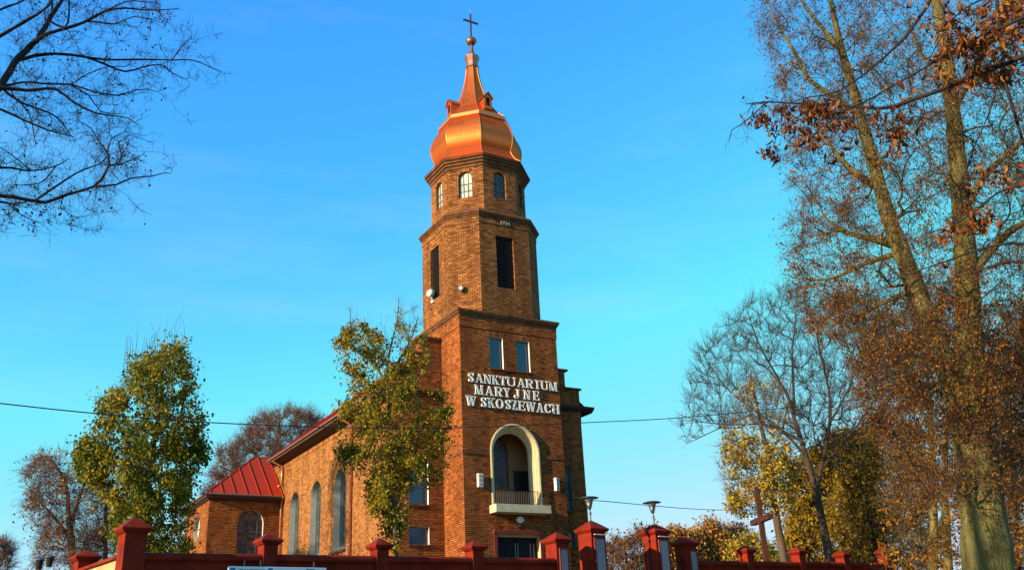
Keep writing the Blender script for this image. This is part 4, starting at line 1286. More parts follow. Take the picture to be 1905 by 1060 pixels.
def leaf_mat(name, ramp, patch=0.5, trans=0.35, gloss=0.08):
    """every leaf its own tone, drifting from patch to patch of the crown"""
    mt = bpy.data.materials.new(name); mt.use_nodes = True
    n = mt.node_tree; n.nodes.clear(); L = n.links.new
    ge = N(n, 'ShaderNodeNewGeometry'); tc = N(n, 'ShaderNodeTexCoord')
    nz = N(n, 'ShaderNodeTexNoise'); nz.inputs['Scale'].default_value = 0.9; nz.inputs['Detail'].default_value = 4
    L(tc.outputs['Object'], nz.inputs['Vector'])
    sc = N(n, 'ShaderNodeMapRange'); sc.inputs[1].default_value = 0.3; sc.inputs[2].default_value = 0.7
    L(nz.outputs[0], sc.inputs[0])
    mx = N(n, 'ShaderNodeMix'); mx.inputs[0].default_value = patch
    L(ge.outputs['Random Per Island'], mx.inputs[2]); L(sc.outputs[0], mx.inputs[3])
    cr = N(n, 'ShaderNodeValToRGB'); e = cr.color_ramp.elements
    e[0].position = 0.12; e[1].position = 0.88
    e[0].color = (*ramp[0], 1); e[1].color = (*ramp[-1], 1)
    for i, c in enumerate(ramp[1:-1]):
        k = e.new(0.12 + 0.76 * (i + 1) / (len(ramp) - 1)); k.color = (*c, 1)
    L(mx.outputs[0], cr.inputs[0])
    p = N(n, 'ShaderNodeBsdfPrincipled'); p.inputs['Roughness'].default_value = 0.5; p.inputs['Specular IOR Level'].default_value = gloss
    t = N(n, 'ShaderNodeBsdfTranslucent')
    ms = N(n, 'ShaderNodeMixShader'); ms.inputs[0].default_value = trans
    o = N(n, 'ShaderNodeOutputMaterial')
    L(cr.outputs[0], p.inputs['Base Color']); L(cr.outputs[0], t.inputs[0])
    L(p.outputs[0], ms.inputs[1]); L(t.outputs[0], ms.inputs[2]); L(ms.outputs[0], o.inputs[0])
    return mt

def norm(a):
    return a / np.maximum(np.linalg.norm(a, axis=-1, keepdims=True), 1e-9)

def frusta(p0, p1, r0, r1, sides):
    """one open prism for every edge; returns vertices and quads"""
    n = len(p0)
    d = norm(p1 - p0)
    ref = np.where(np.abs(d[:, 2:3]) > 0.9, np.array([[1.0, 0, 0]]), np.array([[0, 0, 1.0]]))
    a = norm(np.cross(d, ref)); b = np.cross(d, a)
    ang = 2 * np.pi * np.arange(sides) / sides
    off = a[:, None, :] * np.cos(ang)[None, :, None] + b[:, None, :] * np.sin(ang)[None, :, None]
    V = np.concatenate([p0[:, None, :] + off * r0[:, None, None], p1[:, None, :] + off * r1[:, None, None]], axis=1)
    j = np.arange(sides); k = (j + 1) % sides
    q = np.stack([j, k, k + sides, j + sides], axis=1)
    Fq = (np.arange(n) * 2 * sides)[:, None, None] + q[None]
    return V.reshape(-1, 3), Fq.reshape(-1, 4)

def mesh_np(name, parts, mat, parent=None, smooth=False):
    V = []; Fs = []; o = 0
    for v, f in parts:
        V.append(v); Fs.append(f + o); o += len(v)
    V = np.concatenate(V); Fq = np.concatenate(Fs)
    if parent is not None: V = V - np.array(parent.location)
    me = bpy.data.meshes.new(name)
    me.vertices.add(len(V)); me.vertices.foreach_set('co', V.astype(np.float32).ravel())
    nf, k = Fq.shape
    me.loops.add(nf * k); me.loops.foreach_set('vertex_index', Fq.astype(np.int32).ravel())
    me.polygons.add(nf); me.polygons.foreach_set('loop_start', np.arange(0, nf * k, k, dtype=np.int32))
    if smooth: me.polygons.foreach_set('use_smooth', np.ones(nf, dtype=bool))
    me.update(calc_edges=True)
    me.materials.append(mat)
    ob = bpy.data.objects.new(name, me); col.objects.link(ob); ob.parent = parent
    return ob

def leaves_np(pos, size, rng, droop=0.4, curl=0.25, narrow=0.62):
    """folded kite leaves"""
    n = len(pos)
    axis = norm(rng.normal(size=(n, 3)) + np.array([0, 0, -droop * 2]))
    side = norm(np.cross(axis, rng.normal(size=(n, 3))))
    nr = np.cross(axis, side)
    s = (size * rng.uniform(0.45, 1.45, n))[:, None]
    base = pos
    tip = pos + axis * s + nr * s * curl * rng.uniform(-1, 1, (n, 1))
    mid = pos + axis * s * 0.45
    l = mid + side * s * narrow * 0.5 + nr * s * 0.12
    r = mid - side * s * narrow * 0.5 + nr * s * 0.12
    V = np.stack([base, l, tip, r], axis=1).reshape(-1, 3)
    q = np.arange(n)[:, None] * 4 + np.array([[0, 1, 2, 3]])
    return V, q

def leaves_curled(pos, size, rng, droop=1.2, narrow=0.5):
    """withered leaves, folded along the midrib and rolled up towards the tip"""
    n = len(pos)
    ax = norm(rng.normal(size=(n, 3)) * 0.75 + np.array([0, 0, -droop]))
    sd = norm(np.cross(ax, rng.normal(size=(n, 3)))); nr = np.cross(ax, sd)
    s = (size * rng.uniform(0.55, 1.3, n))[:, None]
    curl = rng.uniform(-1.3, 1.3, (n, 1)); fold = rng.uniform(0.15, 0.75, (n, 1)); wd = narrow * rng.uniform(0.45, 1.1, (n, 1))
    V = []; p = pos; a = ax
    for k, (w_, l) in enumerate(((0.1, 0.0), (0.8, 0.22), (1.0, 0.25), (0.62, 0.27), (0.05, 0.26))):
        th = curl * 0.45 * k
        d = ax * np.cos(th) + nr * np.sin(th); nn = nr * np.cos(th) - ax * np.sin(th)
        p = p + d * s * l
        h = s * wd * w_ * 0.5
        tw = rng.normal(size=(n, 1)) * 0.12
        V += [p + sd * h * np.cos(fold) + nn * h * (np.sin(fold) + tw), p, p - sd * h * np.cos(fold) + nn * h * (np.sin(fold) - tw)]
    V = np.stack(V, axis=1).reshape(-1, 3)
    q = []
    for k in range(4):
        for c in range(2):
            q.append([3 * k + c, 3 * k + c + 1, 3 * k + c + 4, 3 * k + c + 3])
    Q = (np.arange(n) * 15)[:, None, None] + np.array(q)[None]
    return V, Q.reshape(-1, 4)

def in_poly(x, y, poly):
    inside = np.zeros(len(x), bool)
    n = len(poly)
    for i in range(n):
        x0, y0 = poly[i]; x1, y1 = poly[(i + 1) % n]
        c = ((y0 > y) != (y1 > y)) & (x < (x1 - x0) * (y - y0) / ((y1 - y0) if y1 != y0 else 1e-9) + x0)
        inside ^= c
    return inside

def crown_points(poly, D, n, rng, depth=None, clump=0, csize=0.6, hollow=0.0):
    """points filling a crown whose outline, seen from the street, is poly; depth is the half thickness in metres"""
    P = np.array(poly, float)
    x0, y0 = P.min(0); x1, y1 = P.max(0)
    if depth is None: depth = (x1 - x0) / F_PX * D * 0.42
    out = []
    while len(out) < n:
        k = n * 4
        u = rng.uniform(x0, x1, k); v = rng.uniform(y0, y1, k)
        ok = in_poly(u, v, poly)
        for a, b in zip(u[ok], v[ok]):
            # thinner towards the outline's left and right
            # taper the depth where the crown is narrow at this height
            e = min(1.0, 2.2 * min(abs(a - x0), abs(x1 - a)) / (x1 - x0) + 0.25)
            dd = rng.uniform(-1, 1) * depth * e
            out.append(at(a, b, D + dd))
            if len(out) >= n: break
    return np.array(out)

def catmull(pts, rad, step):
    P = [np.array(p, float) for p in pts]; out = []; rr = []
    for i in range(len(P) - 1):
        p0, p1, p2, p3 = P[max(i - 1, 0)], P[i], P[i + 1], P[min(i + 2, len(P) - 1)]
        n = max(1, int(np.linalg.norm(p2 - p1) / step))
        for j in range(n):
            u = j / n
            out.append(0.5 * (2 * p1 + (p2 - p0) * u + (2 * p0 - 5 * p1 + 4 * p2 - p3) * u * u + (3 * p1 - p0 - 3 * p2 + p3) * u ** 3))
            rr.append(rad[i] + (rad[i + 1] - rad[i]) * u)
    out.append(P[-1]); rr.append(rad[-1])
    return np.array(out), np.array(rr)

class Skel:
    def __init__(self, cap=60000):
        self.P = np.zeros((cap, 3)); self.D = np.zeros((cap, 3)); self.L = np.zeros(cap)
        self.par = np.full(cap, -1, int); self.R = np.zeros(cap); self.n = 0
        self.main = []
        self.leafy = []
    def add(self, p, par, r=0.0):
        i = self.n
        self.P[i] = p; self.par[i] = par; self.R[i] = r
        if par >= 0:
            d = p - self.P[par]; l = np.linalg.norm(d)
            self.D[i] = d / max(l, 1e-9); self.L[i] = self.L[par] + l
        else: self.D[i] = (0, 0, 1)
        self.n += 1
        return i
    def path(self, pts, rad, step):
        Q, rr = catmull(pts, rad, step)
        par = -1
        if self.n:
            d = np.linalg.norm(self.P[:self.n] - Q[0], axis=1); par = int(d.argmin())
        idx = []
        for q, r in zip(Q, rr):
            par = self.add(q, par, r); idx.append(par)
        self.main.append((Q, rr))
        return idx
    def grow(self, T, step, rng, bf=0.25, pen=0.9, up=0.0, wob=0.12, curve=0.35, follow=0.8):
        base = self.P[:self.n].copy()
        dd = np.array([np.min(np.linalg.norm(base - t, axis=1)) for t in T])
        for t in T[np.argsort(dd)]:
            n = self.n
            v = t - self.P[:n]; d = np.linalg.norm(v, axis=1)
            cs = np.einsum('ij,ij->i', v, self.D[:n]) / np.maximum(d, 1e-6)
            cost = d * (1 + pen * (1 - cs) / 2) + bf * self.L[:n] + up * np.maximum(0, -v[:, 2])
            j = int(cost.argmin())
            if d[j] < step * 0.4 or n > len(self.P) - 200: continue
            k = max(1, int(math.ceil(d[j] / step)))
            c = self.P[j] + norm(self.D[j] * follow + norm(v[j]) * 0.6 + np.array([0, 0, curve * 0.5])) * d[j] * 0.45
            par = j
            for i in range(1, k + 1):
                u = i / k
                q = (1 - u) ** 2 * self.P[j] + 2 * u * (1 - u) * c + u * u * t
                if i < k: q = q + rng.normal(size=3) * wob * d[j] / k
                par = self.add(q, par)
        return self
    def radii(self, rtip, expo=None, rmax=None):
        n = self.n
        kids = np.zeros(n, int)
        for i in range(n):
            if self.par[i] >= 0: kids[self.par[i]] += 1
        cnt = np.where(kids == 0, 1.0, 0.0)
        for i in range(n - 1, -1, -1):
            if self.par[i] >= 0: cnt[self.par[i]] += cnt[i]
        ex = expo or 0.42
        r = rtip * cnt ** ex
        fixed = self.R[:n] > 0
        r = np.where(fixed, self.R[:n], r)
        for i in range(n):       # never thicker than what carries it
            p = self.par[i]
            if p >= 0 and not fixed[i]: r[i] = min(r[i], r[p] * 0.92 + 0.0)
        self.r = np.maximum(r, rtip * 0.8); self.cnt = cnt; self.kids = kids; self.fixed = fixed
        return self
    def mesh(self, lo=0.02):
        """edge prisms of everything that is not a traced limb"""
        i = np.arange(self.n)[(self.par[:self.n] >= 0) & (~self.fixed[:self.n])]
        p = self.par[i]
        parts = []
        r0 = np.where(self.fixed[p], self.r[i] * 1.15, self.r[p]); r1 = self.r[i]
        ext = (self.P[i] - self.P[p]) * 0.06
        for lo_, hi_, s in ((0, lo, 3), (lo, lo * 3, 5), (lo * 3, 99, 8)):
            mk = (r1 >= lo_) & (r1 < hi_)
            if mk.any(): parts.append(frusta(self.P[p][mk], (self.P[i] + ext)[mk], r0[mk], r1[mk], s))
        return parts

def twig_edges(S, count, length, rng, thick, spread=0.8, updir=0.15, maxr=0.05, sub=2, segs=2, noise=0.28):
    """fine twigs from the thin parts of the skeleton"""
    n = S.n
    w = np.where((S.r < maxr), 1.0 + 2.0 * (S.kids == 0), 0.0)
    w /= w.sum()
    i = rng.choice(n, count, p=w)
    u = rng.uniform(0, 1, (count, 1))
    par = np.maximum(S.par[i], 0)
    o = S.P[i] * u + S.P[par] * (1 - u)
    d = norm(S.D[i] * (1 - spread * 0.5) + rng.normal(size=(count, 3)) * spread * 0.7 + np.array([0, 0, updir]))
    L = length * rng.uniform(0.45, 1.3, (count, 1))
    E0, E1, A, B = [], [], [], []
    p = o; r = np.full(count, thick)
    ends = []
    for k in range(segs):
        d2 = norm(d + rng.normal(size=d.shape) * noise + np.array([0, 0, updir * 0.5]))
        q = p + d2 * L / segs
        E0.append(p); E1.append(q); A.append(r); B.append(r * 0.72)
        for s in range(sub):
            f = rng.uniform(0, 1, (count, 1)); b0 = p + (q - p) * f
            sd_ = norm(d2 + rng.normal(size=d.shape) * (0.35 + 2 * noise))
            e = b0 + sd_ * L * rng.uniform(0.2, 0.5, (count, 1))
            E0.append(b0); E1.append(e); A.append(r * 0.62); B.append(r * 0.4)
            ends.append(e)
        p, d, r = q, d2, r * 0.72
        ends.append(p)
    return (np.concatenate(E0), np.concatenate(E1), np.concatenate(A), np.concatenate(B)), np.concatenate(ends), i

def make_tree(name, label, cat, D, trunks, crowns, bark, leafm=None, n_targets=300, step=0.35, rtip=0.012, twigs=0, tlen=0.5, tthick=0.006,
              nleaf=0, lsize=0.12, seed=1, group=None, bf=0.22, up=0.3, depth=None, updir=0.15, clump=0.35, droop=0.4, tspread=0.8, ground=True,
              leaf_polys=None, bark_twig=None, expo=0.42, seg=14, maxr=0.05, wob=0.12, pen=0.9, leaf_sub=None, narrow=0.62, tsub=2, tk=1.0, shoots=(), curve=0.35, tnoise=0.28, follow=0.8):
    rng = np.random.default_rng(seed)
    mp = D / F_PX
    paths = []
    for t in trunks:
        dofs = 0.0
        pts = []; rad = []
        for q in t:
            dofs = q[3] if len(q) > 3 else 0.0
            pts.append(at(q[0], q[1], D + dofs)); rad.append(q[2] * mp * tk)
        paths.append((pts, rad))
    base = paths[0][0][0].copy()
    if ground:
        g = ground_z(base[1])
        if base[2] > g:
            foot = base.copy(); foot[2] = g - 0.1
            # continue the trunk to the ground in its own direction, mostly straight down
            paths[0][0].insert(0, foot); paths[0][1].insert(0, paths[0][1][0] * 1.12)
            base = foot
    root = empty(name, tuple(base), 0, label, cat, group)
    S = Skel()
    for pts, rad in paths: S.path(pts, rad, step)
    pts = []
    for poly, share in crowns:
        pts.append(crown_points(poly, D, int(n_targets * share), rng, depth))
    T = np.concatenate(pts)
    S.grow(T, step, rng, bf=bf, up=up, wob=wob, pen=pen, curve=curve, follow=follow)
    S.radii(rtip, expo)
    mb = MB()
    for poly, ns, lo_, hi_ in shoots:       # straight young shoots above the crown
        for q in crown_points(poly, D, ns, rng, depth or 1.0):
            h_ = rng.uniform(lo_, hi_)
            mb.tube([tuple(q), tuple(q + np.array([rng.normal() * .08 * h_, rng.normal() * .08 * h_, h_ * .5])), tuple(q + np.array([rng.normal() * .12 * h_, rng.normal() * .12 * h_, h_]))], [rtip * 1.3, rtip, rtip * .5], 4)
    for Q, rr in S.main:
        jit = 1 + 0.05 * np.sin(np.arange(len(rr)) * 1.7 + seed)
        mb.tube([tuple(q) for q in Q], list(rr * jit), seg)
    mb.v = [tuple(Vector(v) - root.location) for v in mb.v]
    tr = mb.build('trunk', bark, root, smooth=True)
    parts = S.mesh()
    ends = None
    if twigs:
        (a, b, r0, r1), ends, ti = twig_edges(S, twigs, tlen, rng, tthick, tspread, updir, maxr=maxr, sub=tsub, noise=tnoise)
        tv = frusta(a, b, r0, r1, 3)
        mesh_np('branches', parts, bark, root, smooth=True)
        mesh_np('twigs', [tv], bark_twig or bark, root)
    else:
        mesh_np('branches', parts, bark, root, smooth=True)
    if nleaf:
        src = ends if ends is not None else S.P[:S.n][S.r < maxr]
        # leaves gather on some twigs and leave others bare
        g = rng.normal(size=(60, 3)); ph = rng.uniform(0, 6.28, 60)
        fld = np.zeros(len(src))
        for k in range(8):
            fld += np.sin(src @ (g[k] * 1.3) + ph[k])
        fld = 1 / (1 + np.exp(-(fld * clump * 1.6)))
        wgt = fld + 0.06
        if leaf_polys:
            d = (src - CAM) @ RC.T
            uu = CX + F_PX * d[:, 0] / d[:, 2]; vv = CY + F_PX * d[:, 1] / d[:, 2]
            m_ = np.zeros(len(src))
            for poly, wt in leaf_polys: m_ = np.maximum(m_, in_poly(uu, vv, poly) * wt)
            wgt = wgt * m_
        wgt /= wgt.sum()
        k = rng.choice(len(src), nleaf, p=wgt)
        pos = src[k] + rng.normal(size=(nleaf, 3)) * lsize * 0.55
        mesh_np('foliage', [leaves_np(pos, lsize, rng, droop, narrow=narrow)], leafm, root)
    return root, S

bark_grey = noise_mat('bark_grey', [(0.06, 0.045, 0.03), (0.13, 0.1, 0.065), (0.17, 0.14, 0.085)], bump=0.7)
bark_moss = noise_mat('bark_mossy', [(0.045, 0.042, 0.014), (0.13, 0.11, 0.035), (0.26, 0.21, 0.08)], bump=1.0, bscale=26, vscale=4.5, stretch=0.1)
bark_dark = noise_mat('bark_dark', [(0.012, 0.009, 0.012), (0.035, 0.026, 0.024)], vscale=6)
bark_red = noise_mat('bark_reddish', [(0.09, 0.05, 0.04), (0.17, 0.09, 0.065)], vscale=2)
bark_brown = noise_mat('bark_brown', [(0.05, 0.035, 0.025), (0.11, 0.075, 0.045)], vscale=3, bump=0.4)
leaf_green = leaf_mat('leaf_green_gold', [(0.035, 0.065, 0.01), (0.075, 0.105, 0.012), (0.16, 0.165, 0.014), (0.32, 0.24, 0.016), (0.46, 0.27, 0.016)], 0.45)
leaf_mid = leaf_mat('leaf_olive_gold', [(0.04, 0.06, 0.01), (0.1, 0.115, 0.012), (0.22, 0.19, 0.016), (0.4, 0.27, 0.02), (0.34, 0.15, 0.016)], 0.4)
leaf_rust = leaf_mat('leaf_rust', [(0.1, 0.035, 0.014), (0.21, 0.085, 0.018), (0.36, 0.15, 0.02), (0.5, 0.24, 0.022)], 0.45)
leaf_brown = leaf_mat('leaf_dry_brown', [(0.05, 0.016, 0.012), (0.12, 0.035, 0.014), (0.22, 0.075, 0.018), (0.3, 0.12, 0.025)], 0.3, trans=0.2)
leaf_yellow = leaf_mat('leaf_yellow', [(0.08, 0.09, 0.02), (0.3, 0.22, 0.02), (0.5, 0.34, 0.03), (0.55, 0.3, 0.05)], 0.3)
leaf_amber = leaf_mat('leaf_amber', [(0.09, 0.075, 0.012), (0.19, 0.14, 0.016), (0.33, 0.21, 0.018), (0.36, 0.17, 0.02)], 0.4)
leaf_linden = leaf_mat('leaf_linden_brown', [(0.06, 0.022, 0.014), (0.12, 0.042, 0.013), (0.22, 0.085, 0.013), (0.34, 0.155, 0.016)], 0.5, trans=0.25)
bark_twig_dark = noise_mat('bark_dark_brown', [(0.035, 0.024, 0.018), (0.085, 0.055, 0.036)], vscale=3, bump=0.4)
bark_twig_brown = noise_mat('twig_brown', [(0.03, 0.018, 0.014), (0.07, 0.04, 0.028)], vscale=2)
bark_leaf = leaf_mat('withered_leaf', [(0.03, 0.015, 0.015), (0.07, 0.03, 0.02)], 0.3, trans=0.1)
leaf_orange = leaf_mat('leaf_orange', [(0.22, 0.12, 0.03), (0.42, 0.2, 0.04), (0.55, 0.25, 0.05), (0.5, 0.3, 0.06)], 0.4)
leaf_seed = leaf_mat('leaf_mauve_brown', [(0.12, 0.06, 0.055), (0.2, 0.09, 0.06), (0.28, 0.12, 0.06)], 0.4, trans=0.2)

# dense green and gold tree, left
make_tree('leafy_tree', 'dense green and gold leafy tree rising behind the left corner pillar', 'tree', 35,
    [[(280, 1060, 16), (278, 1000, 15), (270, 920, 13), (285, 830, 10), (300, 740, 7), (305, 660, 4)], [(272, 900, 9), (235, 820, 6), (205, 760, 3)], [(280, 860, 8), (330, 790, 5), (345, 720, 3)]],
    [([(330, 640), (350, 670), (362, 740), (385, 800), (383, 860), (350, 915), (352, 1000), (330, 1050), (262, 1056), (212, 1010), (195, 930), (152, 885), (145, 835), (178, 790), (195, 735), (235, 712), (252, 668), (300, 645)], 1.0)],
    bark_brown, leaf_green, n_targets=520, step=0.3, rtip=0.007, twigs=3200, tlen=0.42, tthick=0.0035, nleaf=36000, lsize=0.12, seed=5, up=0.1, clump=0.35, droop=0.5, tk=0.5, shoots=[([(215, 690), (260, 650), (340, 640), (350, 670), (300, 660), (240, 720)], 26, 0.5, 1.5)])
# upright shoots over its top
# tree in front of the nave
make_tree('leafy_tree', 'slender tree with thinning yellow green leaves in front of the nave', 'tree', 37,
    [[(737, 1050, 8), (736, 1000, 8), (733, 900, 8), (728, 820, 7), (722, 740, 6), (722, 670, 4), (738, 600, 2), (742, 556, 1)], [(724, 720, 5), (690, 670, 3), (655, 640, 2), (652, 575, 0.7)],
     [(722, 700, 4), (760, 640, 2.5), (778, 590, 1.2)], [(728, 800, 4), (690, 740, 2.5), (660, 700, 1.5)], [(722, 715, 2.5), (770, 705, 2.2), (805, 692, 1.5), (835, 700, 1)], [(730, 830, 3.5), (775, 815, 2.5), (815, 800, 1.2)]],
    [([(648, 612), (682, 604), (702, 640), (738, 650), (742, 590), (758, 600), (770, 660), (780, 730), (835, 770), (838, 860), (805, 905), (765, 880), (748, 920), (755, 990), (738, 1032), (708, 1005), (692, 925), (655, 900), (628, 850), (632, 780), (652, 730), (632, 690), (628, 640)], 0.85),
     ([(740, 560), (790, 570), (800, 640), (845, 720), (840, 800), (800, 700), (740, 650)], 0.15)],
    bark_brown, leaf_mid, n_targets=420, step=0.3, rtip=0.006, twigs=2600, tlen=0.42, tthick=0.003, nleaf=29000, lsize=0.115, seed=8, up=0.1, clump=0.5, droop=0.5, tk=0.6, shoots=[([(640, 610), (680, 600), (740, 640), (740, 600), (790, 610), (780, 650), (650, 640)], 16, 0.5, 1.4)],
    leaf_polys=[([(640, 600), (690, 590), (735, 650), (740, 560), (752, 600), (790, 610), (800, 660), (790, 700), (850, 740), (845, 880), (800, 920), (770, 900), (765, 1000), (740, 1045), (700, 1015), (680, 920), (640, 910), (615, 850), (620, 760), (640, 700), (615, 680), (620, 620)], 0.4),
                ([(620, 600), (700, 590), (740, 650), (745, 1045), (700, 1015), (680, 920), (615, 900), (615, 740)], 1.0), ([(740, 640), (772, 650), (775, 850), (765, 1000), (740, 1000)], 0.8)])
# weeping bare tree with rusty haze, far left
make_tree('bare_tree', 'thin bare tree with drooping reddish twigs at the far left, beyond the side wall', 'tree', 62,
    [[(138, 1075, 13), (134, 1020, 11), (128, 960, 8), (122, 900, 5), (100, 860, 3), (85, 848, 1.5)], [(130, 980, 6), (150, 920, 4), (165, 880, 2)], [(136, 1010, 6), (100, 960, 4), (70, 930, 2)], [(196, 1075, 8), (196, 1010, 7), (197, 950, 5), (190, 900, 3)]],
    [([(40, 870), (70, 838), (110, 842), (140, 870), (180, 870), (215, 930), (215, 1050), (60, 1050), (70, 1000), (50, 950), (60, 900)], 1.0)],
    bark_brown, leaf_rust, n_targets=380, step=0.5, rtip=0.012, twigs=4200, tlen=0.9, tthick=0.009, nleaf=2800, lsize=0.15, seed=12, up=0.0, updir=-0.15, clump=0.9, droop=0.5, bark_twig=bark_red, tk=0.55)
# background tree behind the nave
make_tree('bare_tree', 'broad bare tree with fine reddish brown twigs, showing above the sacristy roof', 'tree', 95,
    [[(500, 905, 6), (505, 860, 6), (515, 820, 4), (520, 785, 2)], [(503, 880, 5), (470, 840, 3), (440, 820, 2)], [(505, 870, 4), (550, 820, 3), (570, 790, 1.5)], [(500, 900, 4), (440, 880, 3), (405, 865, 1.5)]],
    [([(385, 930), (392, 880), (412, 832), (455, 812), (475, 778), (520, 764), (565, 766), (592, 785), (625, 800), (600, 850), (500, 900), (440, 930)], 1.0)],
    bark_brown, leaf_seed, n_targets=420, step=0.9, rtip=0.022, twigs=6500, tlen=1.25, tthick=0.014, nleaf=2600, lsize=0.18, seed=21, bark_twig=bark_red, clump=0.3, ground=True, updir=0.4, tspread=0.6, tk=0.7)
make_tree('bare_tree', 'low thin bare tree cut by the left edge of the photo', 'tree', 80,
    [[(-10, 1080, 6), (-12, 1040, 4), (-8, 1015, 2)]],
    [([(-40, 1000), (5, 1003), (25, 1020), (30, 1070), (-40, 1070)], 1.0)], bark_brown, None, n_targets=90, step=0.7, rtip=0.02, twigs=900, tlen=0.9, tthick=0.012, seed=3, bark_twig=bark_red)
# low autumn trees beyond the gate
for k, (lab, tr, poly, lm, nl, bt, D) in enumerate([
    ('grey brown leafless tree low behind the open iron gate', [(1165, 1090, 4), (1165, 1040, 3), (1160, 1010, 1.5)], [(1118, 1075), (1122, 1010), (1140, 1000), (1165, 1005), (1190, 985), (1215, 990), (1225, 1075)], leaf_linden, 2600, bark_red, 135),
    ('orange tree between the second and third gate pillars', [(1262, 1090, 4), (1262, 1040, 3), (1262, 1000, 1.5)], [(1232, 1080), (1236, 1000), (1252, 986), (1280, 990), (1298, 1000), (1300, 1080)], leaf_orange, 5600, None, 138),
    ('tall round orange tree just right of the lowest gate pillar', [(1322, 1090, 4), (1322, 1030, 3), (1320, 985, 1.5)], [(1292, 1080), (1298, 1000), (1310, 976), (1328, 970), (1348, 985), (1352, 1080)], leaf_orange, 6800, None, 142),
    ('greyish bare tree between the orange and the yellow low trees', [(1365, 1090, 4), (1364, 1030, 3), (1362, 995, 1.5)], [(1340, 1080), (1345, 990), (1362, 977), (1385, 985), (1395, 1080)], leaf_linden, 2400, bark_red, 146),
    ('low yellow green tree at the foot of the wooden cross', [(1405, 1090, 4), (1405, 1050, 3), (1402, 1020, 1.5)], [(1362, 1080), (1372, 1010), (1398, 1000), (1420, 1012), (1442, 1030), (1450, 1080)], leaf_yellow, 5600, None, 132)]):
    make_tree('background_tree', lab, 'tree', D, [tr], [(poly, 1.0)], bark_brown, lm, n_targets=170, step=1.2, rtip=0.03, twigs=1700, tlen=1.5, tthick=0.02,
              nleaf=nl, lsize=0.42, seed=40 + k, bark_twig=bt, group='low autumn trees beyond the gateway', clump=0.25)
# big bare tree right of centre
make_tree('bare_tree', 'large bare tree with a forked trunk and fanned open branches, right of the church', 'tree', 52,
    [[(1548, 1060, 19), (1540, 1020, 16), (1528, 960, 14), (1516, 905, 13), (1500, 850, 10), (1478, 780, 8), (1465, 735, 6), (1440, 690, 4), (1412, 640, 3), (1392, 585, 1.5)],
     [(1518, 915, 10), (1530, 860, 8), (1542, 800, 7), (1544, 740, 5), (1532, 680, 4), (1520, 620, 3), (1530, 575, 1.5)],
     [(1478, 780, 6), (1476, 720, 5), (1474, 650, 3.5), (1480, 590, 2), (1470, 545, 1)],
     [(1500, 850, 6), (1455, 800, 4.5), (1400, 760, 3.5), (1350, 720, 2.5), (1305, 655, 1.2)],
     [(1490, 820, 4.5), (1430, 790, 3.5), (1370, 790, 2.5), (1310, 785, 1.8), (1262, 770, 1)],
     [(1542, 790, 5), (1580, 720, 3.5), (1600, 660, 2.5), (1615, 610, 1.2)], [(1530, 870, 5), (1580, 810, 3.5), (1630, 740, 2), (1650, 690, 1)],
     [(1400, 770, 3), (1330, 800, 2), (1285, 822, 1)]],
    [([(1262, 790), (1275, 740), (1300, 650), (1350, 600), (1400, 552), (1480, 540), (1560, 560), (1625, 615), (1660, 700), (1640, 790), (1560, 840), (1470, 830), (1400, 800), (1320, 800), (1280, 830)], 1.0)],
    bark_twig_dark, None, n_targets=1300, step=0.45, rtip=0.011, twigs=5200, tlen=0.9, tthick=0.008, seed=31, up=0.9, updir=0.35, bark_twig=bark_twig_dark, tspread=0.3, depth=4.5, bf=0.1, tk=0.46, wob=0.04, expo=0.45, curve=0.25, tnoise=0.1, follow=0.3)
# small tree with yellow leaves by the cross
make_tree('leafy_tree', 'small slender tree with sparse yellow leaves, its trunk right beside the wooden cross', 'tree', 46,
    [[(1463, 1060, 11), (1455, 1020, 10), (1444, 960, 9), (1437, 905, 8), (1430, 850, 6), (1415, 790, 4.5), (1405, 740, 3), (1395, 700, 1.5)], [(1432, 870, 4), (1390, 830, 3), (1350, 815, 1.5)], [(1434, 890, 3.5), (1400, 890, 2.5), (1360, 905, 1.2)], [(1430, 850, 4), (1455, 800, 3), (1465, 750, 1.5)]],
    [([(1335, 830), (1350, 790), (1370, 740), (1400, 690), (1450, 710), (1480, 780), (1495, 860), (1470, 940), (1440, 950), (1405, 960), (1365, 955), (1340, 900)], 1.0)],
    bark_brown, leaf_yellow, n_targets=360, step=0.4, rtip=0.008, twigs=2200, tlen=0.6, tthick=0.006, nleaf=6500, lsize=0.15, seed=33, clump=0.9, bark_twig=bark_red, tk=0.75,
    leaf_polys=[([(1340, 810), (1400, 790), (1440, 800), (1490, 850), (1470, 955), (1400, 970), (1350, 950)], 1.0), ([(1330, 700), (1480, 700), (1480, 800), (1340, 810)], 0.12)])
